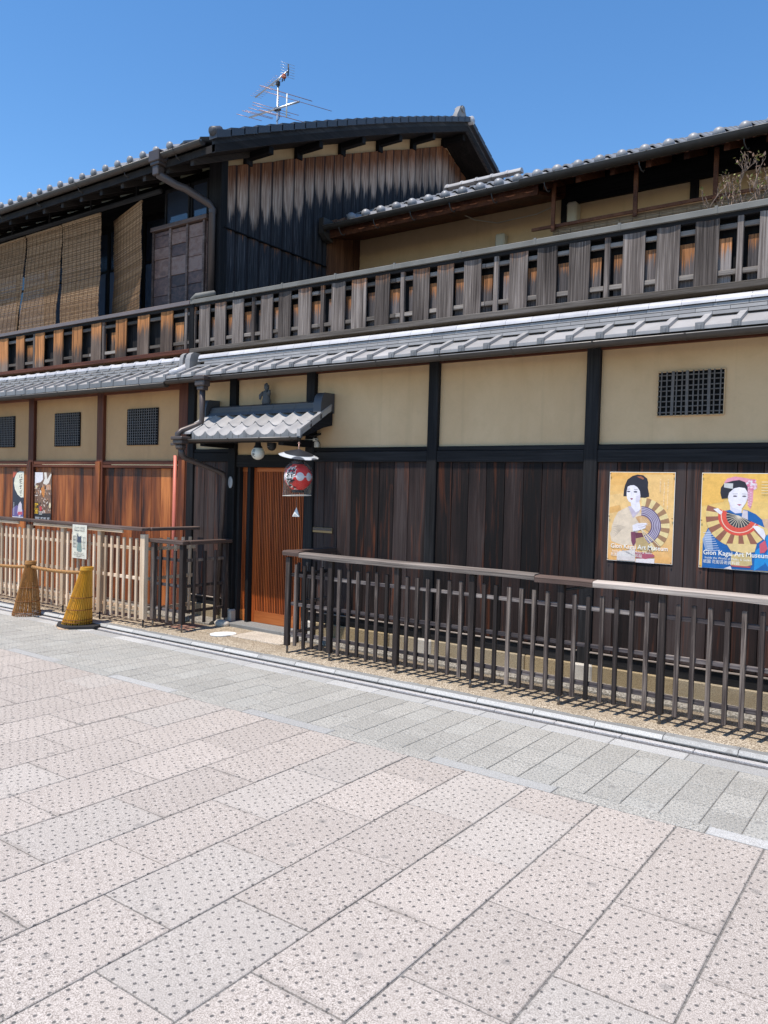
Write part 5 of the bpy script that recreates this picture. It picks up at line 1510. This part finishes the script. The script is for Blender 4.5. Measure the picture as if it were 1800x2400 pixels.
p.poly([(.30, .70), (.42, .68), (.48, .74), (.40, .80)], (0.55, 0.05, 0.06))
p.poly([(0, .62), (.22, .6), (.26, .84), (1, .82), (1, 1), (0, 1)], (0.028, 0.026, 0.03))
p.text('鼓童', .03, .73, .20, (0.72, 0.42, 0.03), 1, .006, True)
for k, (a, b2) in enumerate(((.06, .34), (.40, .54), (.58, .74), (.80, .95))):
    for j in range(4): p.line(a, .915 + .02 * j, b2 - .03 * (j % 2), .915 + .02 * j, .017, (0.60, 0.60, 0.58), A)
for j in range(3): p.line(.30, .80 + .025 * j, .48, .80 + .025 * j, .017, (0.62, 0.62, 0.60), A)
p.finish(ps)
# --- paper notice on the pale fence
x0, x1, z0, z1 = -8.745, -8.448, 0.768, 1.182
ps = sheet('paper_notice', x0, x1, z0, z1, 5.668, 'cream paper notice showing a dark robed figure, tied to the pale fence', 'notice', 'paper_white', None)
A = (x1 - x0) / (z1 - z0)
p = Print(x0, x1, z0, z1, 5.668)
p.poly([(0.01, 0.01), (.99, 0.01), (.99, .99), (.01, .99)], (0.70, 0.66, 0.53))
INK = (0.09, 0.10, 0.12)
scribble(p, .09, .90, .095, .05, A, 10); scribble(p, .14, .88, .17, .035, A, 11)
for x in (.08, .18, .28): p.line(x, .34, x, .68, .018, INK, A)
for v in (.34, .45, .56, .67): p.line(.07, v, .30, v, .016, INK, A)
for x in (.78, .90): p.line(x, .36, x - .01, .70, .015, INK, A)
for v in (.36, .50, .69): p.line(.72, v, .94, v + .01, .014, INK, A)
p.poly([(.34, .50), (.36, .38), (.33, .28), (.42, .34), (.55, .35), (.64, .31), (.62, .40), (.66, .50), (.60, .53), (.40, .53)], (0.06, 0.075, 0.11))
p.poly([(.38, .53), (.63, .53), (.68, .76), (.62, .79), (.40, .78), (.33, .74)], (0.20, 0.27, 0.24))
p.oval(.36, .285, .05, .028, (0.30, 0.30, 0.30)); 
scribble(p, .18, .82, .84, .035, A, 9); scribble(p, .10, .90, .895, .025, A, 14); scribble(p, .34, .68, .94, .03, A, 7)
p.finish(ps)

# ------------------------------------------------------------------ lanterns and lamps at the door
LX, LY = -5.335, 6.0
LN = thing('paper_lantern', 'red paper lantern with white dumplings and black letters inside a clear bag', 'lantern', (LX, LY, 1.66))
prof = []
for k in range(25):
    t = k / 24; a = -pi / 2 + pi * t
    prof.append((max(0.05, 0.142 * abs(cos(a * 0.92)) ** 0.62) + 0.0022 * (k % 2), 1.683 + 0.275 * t))
m = MB().lathe(prof, 40, (LX, LY, 0))
body = done('lantern_body', m, None, LN, True)
def lantern_mat():
    t = NT('lantern_red')
    v = t.obj(False); s_ = t.sep(v)
    ang = t.math('ARCTAN2', s_[0], t.math('MULTIPLY', s_[1], -1.0))
    # a chain of white discs round the belly
    u = t.math('SUBTRACT', t.math('FRACT', t.math('ADD', t.math('DIVIDE', ang, 0.77), 3.37)), 0.5)
    du = t.math('MULTIPLY', u, 0.77 * 0.142); dz = t.math('SUBTRACT', s_[2], 0.004)
    d = t.math('SQRT', t.math('ADD', t.math('MULTIPLY', du, du), t.math('MULTIPLY', dz, dz)))
    disc = t.math('LESS_THAN', d, 0.043)
    bar = t.math('LESS_THAN', t.math('ABSOLUTE', dz), 0.006)
    k = t.math('MAXIMUM', disc, bar)
    n = t.noise(v, 25, 3)
    c = t.mix(k, t.mix(n, (0.68, 0.03, 0.026), (0.80, 0.055, 0.045)), (0.72, 0.68, 0.66))
    MAT['lantern_red'] = t.set(c, 0.6, 0.3, 0.0)
lantern_mat()
body.data.materials.append(MAT['lantern_red'])
def wrapped(body_, size, zc, ang, col, parent, r, bold=0.003, cx=LX, cy=LY, rz=None):
    vs, fs, _ = text(body_, size, 0, 0, 0, None, None, bold=bold)
    w = max(v[0] for v in vs); h = max(v[2] for v in vs); out = []
    for x, _, z in vs:
        z2 = zc + z - h / 2; rr = (rz(z2) if rz else r) + 0.0035
        a = ang + (x - w / 2) / max(rr, 0.03)
        out.append((cx + rr * sin(a), cy - rr * cos(a), z2))
    m = MB().add(out, fs)
    return done('lettering', m, col, parent)
flat('ink_black', (0.02, 0.02, 0.025))
def rz(z):
    t = min(1, max(0, (z - 1.683) / 0.275)); return max(0.05, 0.142 * abs(cos((-pi / 2 + pi * t) * 0.92)) ** 0.62) + 0.002
for s_, zc in (('井', 1.872), ('政', 1.765)):
    wrapped(s_, 0.106, zc, 0.13, 'paper_white', LN, 0.142, 0.011, rz=lambda z: rz(z) + 0.0005)
    wrapped(s_, 0.102, zc, 0.13, 'ink_black', LN, 0.142, 0.0025, rz=lambda z: rz(z) + 0.002)
done('lower_ring', MB().lathe([(0.058, 1.662), (0.060, 1.69), (0.054, 1.69)], 20, (LX, LY, 0)), 'black_paint', LN, 40)
done('upper_ring', MB().lathe([(0.054, 1.952), (0.060, 1.952), (0.058, 1.985), (0.03, 1.99)], 20, (LX, LY, 0)), 'black_paint', LN, 40)
# clear bag pulled over it, open below
bgm = MB(); rows = []
for k in range(10):
    t = k / 9; z = 1.632 + t * 0.345; r = 0.152 if t < 0.75 else 0.152 - 0.08 * ((t - .75) / .25) ** 1.5
    rows.append([(LX - 0.006 * (1 - t) + (r + 0.006 * sin(7 * a + 5 * t)) * cos(a) * 0.99, LY + (r * (0.92)) * sin(a), z + (0.008 * cos(a) if k == 0 else 0)) for a in [2 * pi * i / 36 for i in range(36)]])
bgm.strip(rows, True)
done('clear_bag', bgm, 'clear_bag', LN, True)
done('bag_hem', MB().tube([(p_[0], p_[1], p_[2]) for p_ in rows[0] + rows[0][:1]], 0.003, 5, False), 'white_plastic', LN, True)
# hat-shaped cover, tilted
cv = MB(); n = 40
cv.lathe([(0.205, -0.062), (0.11, -0.028), (0.012, 0.0)], n, cap=False)
cv.lathe([(0.203, -0.066), (0.11, -0.032), (0.012, -0.004)], n, cap=False)
# transparent printed skirt around a dark crown
o = put('cover', cv.mesh('cover', True), 'lantern_cover', LN, (LX + 0.005, LY, 2.098), (0.10, 0.20, 0))
cr = MB().lathe([(0.15, -0.040), (0.11, -0.026), (0.012, 0.0035), (0.001, 0.006)], n, cap=False)
put('cover_crown', cr.mesh('cover_crown', True), 'black_paint', LN, (LX + 0.005, LY, 2.101), (0.10, 0.20, 0))
v = MB().tube([(LX, LY, 1.98), (LX, LY, 2.165)], 0.004, 6); done('cord', v, 'copper_red', LN, True)
v = MB().tube([(LX, LY + .02, 2.16), (LX, LY, 2.175), (LX - .012, LY, 2.165)], 0.007, 6); done('hook', v, 'copper_red', LN, True)
HG = thing('hanging_charm', 'small white cloth triangle hanging on a thread below the red lantern', 'ornament', (LX - .01, LY, 1.41))
m = MB(); cx, cy, cz = LX - 0.012, LY, 1.415
m.add([(cx - .046, cy - .012, cz), (cx + .046, cy - .012, cz), (cx + .02, cy + .035, cz), (cx - .002, cy + .002, cz + .098), (cx, cy - .022, cz + .035)],
      [(0, 1, 4), (0, 4, 3), (4, 1, 3), (1, 2, 3), (2, 0, 3), (0, 2, 1)])
done('cloth', m, 'paper_white', HG)
done('thread', MB().tube([(cx - .002, cy, cz + .096), (cx + .002, cy, 1.655)], 0.0018, 4), 'pin_steel', HG)
GL = thing('globe_lamp', 'round white glass lamp with black letters under the porch roof', 'lamp', (-6.11, 6.2, 2.16))
gs_ = MB(); gs_.lathe([(0.073 * sin(pi * k / 14) + 1e-4, 2.08 - 0.073 * cos(pi * k / 14)) for k in range(15)], 24, (-6.11, 6.2, 0), False)
done('globe', gs_, 'lamp_white', GL, True)
done('lamp_holder', MB().lathe([(0.045, 2.135), (0.05, 2.145), (0.035, 2.165), (0.028, 2.21)], 16, (-6.11, 6.2, 0)), 'black_paint', GL, 40)
for s_, zc in (('井', 2.105), ('政', 2.06)):
    wrapped(s_, 0.042, zc, 0.05, 'ink_black', GL, 0.073, 0.001, -6.11, 6.2, lambda z: sqrt(max(1e-5, 0.073 ** 2 - (z - 2.08) ** 2)) - 0.002)
DM = thing('dome_camera', 'black dome hanging under the porch roof to the right of the globe lamp', 'camera', (-6.0, 6.3, 2.2))
done('dome', MB().lathe([(0.052 * sin(pi * k / 16) + 1e-4, 2.165 - 0.052 * cos(pi * k / 16)) for k in range(9)] + [(0.054, 2.20)], 20, (-6.0, 6.3, 0)), 'black_paint', DM, 50)
done('lens', MB().lathe([(0.012, 0), (0.009, 0.006)], 12, (-6.0, 6.245, 2.15)), 'grey_plastic', DM)
# socket box on the plaster beside the porch
OB = thing('socket_box', 'white socket box with a black cable beside the lantern post', 'socket', (-5.58, 6.59, 2.2))
box('box_body', -5.615, -5.565, 6.56, 6.60, 2.163, 2.225, 'white_plastic', OB, 0.005)
box('plug', -5.612, -5.585, 6.53, 6.598, 2.228, 2.262, 'white_plastic', OB, 0.005)
done('shield', MB().prism([(6.50, 2.285), (6.60, 2.32), (6.60, 2.30), (6.51, 2.275)], 'x', -5.64, -5.55), 'black_paint', OB)
done('cable', MB().tube([(-5.582, 6.54, 2.25), (-5.552, 6.55, 2.24), (-5.535, 6.57, 2.20), (-5.545, 6.585, 2.15), (-5.56, 6.55, 2.10)], 0.004, 5), 'black_rubber', OB, True)
done('arm', MB().tube([(-5.70, 6.50, 2.246), (-5.60, 6.55, 2.246)], 0.005, 5), 'white_plastic', OB, True)
# clay guardian on the porch ridge
m = MB(); m.lathe([(0.055, 0), (0.062, 0.03), (0.05, 0.08), (0.055, 0.12), (0.045, 0.15), (0.022, 0.165), (0.036, 0.185), (0.034, 0.215), (0.012, 0.235)], 14)
m.v = [(x * 0.95, y * 0.75, z) for x, y, z in m.v]
m.tube([(0.03, -0.02, 0.13), (0.075, -0.035, 0.115), (0.08, -0.04, 0.16)], [0.022, 0.02, 0.014], 8)
m.tube([(-0.03, -0.02, 0.135), (-0.07, -0.03, 0.10), (-0.055, -0.045, 0.06)], [0.022, 0.02, 0.014], 8)
m.tube([(0.02, -0.01, 0.215), (0.0, 0.0, 0.235), (-0.03, 0, 0.22)], 0.014, 6)
o = put('clay_figurine', m.mesh('clay_figurine', True), 'figurine_clay', None, (-6.30, 6.51, 2.655))
tag(o, 'small dark clay guardian figure standing on the porch roof ridge', 'figurine')
ov = MB().lathe([(0.105, 0.0), (0.105, 0.012), (0.098, 0.015)], 32)
ov.v = [(x, y * 1.4, z) for x, y, z in ov.v]
tag(put('drain_lid', ov.mesh('drain_lid'), 'white_stone', None, (-6.41, 6.03, 0.058), (0, 0, -0.5)), 'white oval lid in the paving before the entrance', 'lid')

# ------------------------------------------------------------------ reed blinds
def blind(pa, pb, zt, zb_, label, mat, group, sl=0.013, flare=0.0, cords=4, cat='blind', zl=None):
    """pa, pb: plan positions of the two upper corners"""
    B_ = thing('reed_blind', label, cat, ((pa[0] + pb[0]) / 2, (pa[1] + pb[1]) / 2, zb_), group)
    n = int((zt - zb_) / sl)
    dx, dy = pb[0] - pa[0], pb[1] - pa[1]
    ll = sqrt(dx * dx + dy * dy); nx, ny = dy / ll, -dx / ll
    m = MB(); m2 = MB()
    for k in range(n):
        z = zb_ + (k + .5) * sl; t = 1 - k / n
        fa = flare * t * t
        w = 0.006 * sin(z * 9) + 0.01 * sin(z * 3.1 + pa[0])
        q = [(pa[0] - fa * dx / ll + nx * w, pa[1] - fa * dy / ll + ny * w), (pb[0] - fa * .55 * dx / ll + nx * w, pb[1] + ny * w)]
        j = RND.uniform(-.003, .003); h = sl * 0.46; th = 0.006
        mm = m if RND.random() < .62 else m2
        vs = []
        for (x, y), e in zip(q, (RND.uniform(-.008, .008), RND.uniform(-.008, .008))):
            x += e
            for on, oz in ((th, j), (0, j + h), (-th, j), (0, j - h)):
                vs.append((x + nx * on, y + ny * on, z + oz))
        mm.add(vs, [(0, 1, 5, 4), (1, 2, 6, 5), (2, 3, 7, 6), (3, 0, 4, 7), (0, 3, 2, 1), (4, 5, 6, 7)])
    done('reeds', m, mat, B_, kind='stuff'); done('reeds', m2, 'reed_light', B_, kind='stuff')
    c_ = MB()
    for k in range(cords):
        u = (k + .5) / cords
        c_.tube([(pa[0] + dx * u + nx * (0.009 + 0.006 * sin(z * 9) + 0.01 * sin(z * 3.1 + pa[0])) - flare * (1 - (z - zb_) / (zt - zb_)) ** 2 * (1 - .45 * u) * dx / ll, pa[1] + dy * u + ny * (0.009 + 0.006 * sin(z * 9) + 0.01 * sin(z * 3.1 + pa[0])), z) for z in [zb_ + (zt - zb_) * i / 8 for i in range(9)]], 0.0028, 4)
    done('cords', c_, 'reed_cord', B_)
    done('head_rod', MB().tube([(pa[0], pa[1], zt), (pb[0], pb[1], zt)], 0.018, 8), mat, B_, True)
    return B_
G = 'reed blinds hung along the upper floor of the brown house'
blind((-10.89, 6.805), (-9.935, 6.80), 5.57, 4.05, 'flat hanging reed blind next to the swung one', 'reed', G, flare=0.02, cords=9)
blind((-11.88, 6.81), (-10.915, 6.80), 5.56, 4.05, 'reed blind second from the left edge, its foot swung left', 'reed', G, flare=0.21, cords=9)
blind((-12.90, 6.81), (-11.905, 6.80), 5.55, 4.05, 'leftmost reed blind, cut off by the left edge of the picture', 'reed', G, flare=0.42, cords=9)
blind((-10.08, 7.13), (-9.01, 6.80), 5.57, 4.05, 'reed blind swung inwards beside the shutter box', 'reed', G, flare=0.02, cords=9)
PO = MB().tube([(-16.8, 6.78, 5.61), (-8.58, 6.78, 5.615)], 0.035, 10)
PO = done('blind_pole', PO, 'black_timber_x', HL, True)
for k in range(8):
    x = -9.1 - 1.05 * k
    done('pole_hanger', MB().box(x - .012, x + .012, 6.77, 6.795, 5.63, 5.95), 'black_timber_z', HL)

RB = blind((-4.08, 9.28), (1.5, 9.28), 5.07, 4.3, 'wide brown reed blind under the upper roof behind the terrace screen', 'reed', None, sl=0.02, cords=36)
box('hanging_rod', -4.36, 1.55, 9.24, 9.265, 5.07, 5.11, 'soffit_red_y', RB, 0.003)
for x in (-4.06, -3.03, -2.14, -1.2, -0.2):
    box('hanging_bar', x - .025, x + .025, 9.21, 9.238, 5.02, 5.62, 'soffit_red_y', RB, 0.003)

# ------------------------------------------------------------------ bush on the terrace
tw = MB(); lf = MB(); rr_ = random.Random(5)
PL_ = thing('bare_shrub', 'leggy half bare shrub rising behind the terrace screen', 'shrub', (-1.35, 6.9, 3.46))
tw.tube([(-1.33, 6.97, 3.7), (-1.34, 6.96, 3.85), (-1.35, 6.95, 3.96)], [0.03, 0.024, 0.018], 8)
for q_ in ((-1.47, 3.95), (-1.15, 3.95), (-1.05, 3.95), (-1.22, 3.95)): tw.tube([(-1.34, 6.96, 3.8), (q_[0], 6.92, q_[1])], [0.014, 0.01], 6)
done('pot', MB().lathe([(0.14, 0), (0.19, 0.34), (0.21, 0.36), (0.18, 0.36), (0.16, 0.3)], 20, (-1.33, 6.98, 3.46)), 'orange_plastic', PL_, 50)
def twig(p, d, l, r, dep):
    pts = [p]; q = Vector(p); dd = Vector(d).normalized()
    for i in range(4):
        dd = (dd + Vector((rr_.uniform(-.5, .5), rr_.uniform(-.4, .4), rr_.uniform(-.15, .45)))).normalized()
        q = q + dd * (l / 4); pts.append(q.copy())
    tw.tube(pts, [r, r * .85, r * .75, r * .65, r * .5], 6)
    if dep > 0:
        for k in range(3 if dep > 1 else 3):
            twig(pts[rr_.choice((2, 3, 4))], dd + Vector((rr_.uniform(-1, 1), rr_.uniform(-.7, .7), rr_.uniform(-.2, .9))), l * .58, r * .6, dep - 1)
    else:
        for k in range(rr_.choice((0, 1, 2))):
            c = pts[-1] + Vector((rr_.uniform(-.015, .015), rr_.uniform(-.015, .015), rr_.uniform(-.01, .02)))
            a = Vector((rr_.uniform(-1, 1), rr_.uniform(-1, 1), rr_.uniform(-.5, 1))).normalized(); b2 = a.cross(Vector((.3, .5, .8))).normalized()
            s_ = rr_.uniform(.008, .022)
            lf.add([c, c + a * s_ + b2 * s_ * .45, c + a * s_ * 2, c + a * s_ - b2 * s_ * .45], [(0, 1, 2, 3)])
for bx, by, d, l in ((-1.42, 6.92, (-.7, -.3, .55), .26), (-1.36, 6.95, (.05, -.1, 1), .33), (-1.28, 6.95, (.5, -.2, .8), .27), (-1.33, 6.97, (-.2, -.3, 1), .24), (-1.47, 6.9, (-1, -.2, .25), .24), (-1.15, 6.93, (.9, -.2, .35), .24), (-1.22, 6.93, (.2, -.2, .8), .2), (-1.05, 6.93, (.5, -.2, .5), .2)):
    twig(Vector((bx, by, 3.94)), d, l, 0.010, 3)
done('twigs', tw, 'bare_twig', PL_, True)
done('leaves', lf, 'leaf_dry', PL_)

# ------------------------------------------------------------------ television aerial on the ridge side
def aerial():
    Yp = 8.5
    T = thing('tv_aerial', 'television aerial with two arms rising above the gable roof', 'aerial', (-8.144, Yp, 6.95))
    K = 1827.47
    done('mast', MB().tube([(-8.144, Yp, 6.5), (-8.144, Yp, 7.675)], 0.016, 8), 'steel', T, True)
    done('mast_clamp', MB().lathe([(0.03, 0), (0.03, 0.05), (0.02, 0.06)], 10, (-8.144, Yp, 7.63)), 'black_paint', T, 40)
    done('mast_clamp', MB().box(-8.19, -8.09, Yp - .03, Yp + .03, 7.255, 7.31, .01), 'black_paint', T)
    a = Vector((-8.705, Yp - .02, 7.296)); b2 = Vector((-7.703, Yp - .02, 7.27))
    done('lower_boom', MB().tube([a, b2], 0.015, 8), 'steel', T, True)
    # elements of the lower aerial lie across the boom
    ev = Vector((0.42, 0.90, 0)).normalized()
    for t, hl in ((0.0, .20), (.17, .24), (.21, .22), (.33, .26), (.46, .30), (.55, .36), (1.0, .52)):
        c = a.lerp(b2, t)
        done('element', MB().tube([c - ev * hl, c + ev * hl], 0.0042, 5), 'copper_red', T, True)
    c = a.lerp(b2, .76)
    done('strut', MB().tube([c + Vector((0, 0, -.17)), c + Vector((0, 0, .17))], 0.011, 6), 'white_plastic', T, True)
    for dz in (-.17, .17): done('element', MB().tube([c + Vector((0, 0, dz)) - ev * .42, c + Vector((0, 0, dz)) + ev * .4], 0.0055, 5), 'copper_red', T, True)
    # upper aerial
    u0 = Vector((-8.607, Yp, 7.578)); u1 = Vector((-7.945, Yp, 7.788))
    done('upper_boom', MB().tube([u0, u1], 0.011, 8), 'steel', T, True)
    done('boom_brace', MB().tube([u0.lerp(u1, .49) + Vector((0.01, 0, -.02)), Vector((-8.20, Yp, 7.66)), u0.lerp(u1, .80)], 0.010, 6), 'steel', T, True)
    for k in range(13):
        c = u0.lerp(u1, .02 + .062 * k)
        done('element', MB().tube([c - ev * .085, c + ev * .085], 0.0022, 4), 'copper_red', T, True)
    done('junction', MB().box(-8.06, -8.0, Yp - .03, Yp + .03, 7.70, 7.76, .012), 'orange_plastic', T)
    for dx in (-.02, .02): done('lead', MB().tube([(-8.03 + dx, Yp, 7.70), (-8.035 + dx, Yp - .01, 7.655)], 0.008, 5), 'black_rubber', T, True)
    done('reflector', MB().tube([(-7.953, Yp, 7.712), (-7.945, Yp, 7.79), (-7.950, Yp, 7.88)], 0.011, 6), 'black_paint', T, True)
    for k in range(6):
        z = 7.70 + .038 * k
        done('element', MB().tube([Vector((-7.96, Yp, z)) - ev * .11, Vector((-7.96, Yp, z)) + ev * .11], 0.0028, 4), 'steel', T, True)
    done('cable', MB().tube([(-8.10, Yp - .03, 7.27), (-8.06, Yp - .04, 7.2), (-8.07, Yp - .04, 7.11), (-8.13, Yp - .03, 7.09)], 0.005, 5), 'black_rubber', T, True)
aerial()
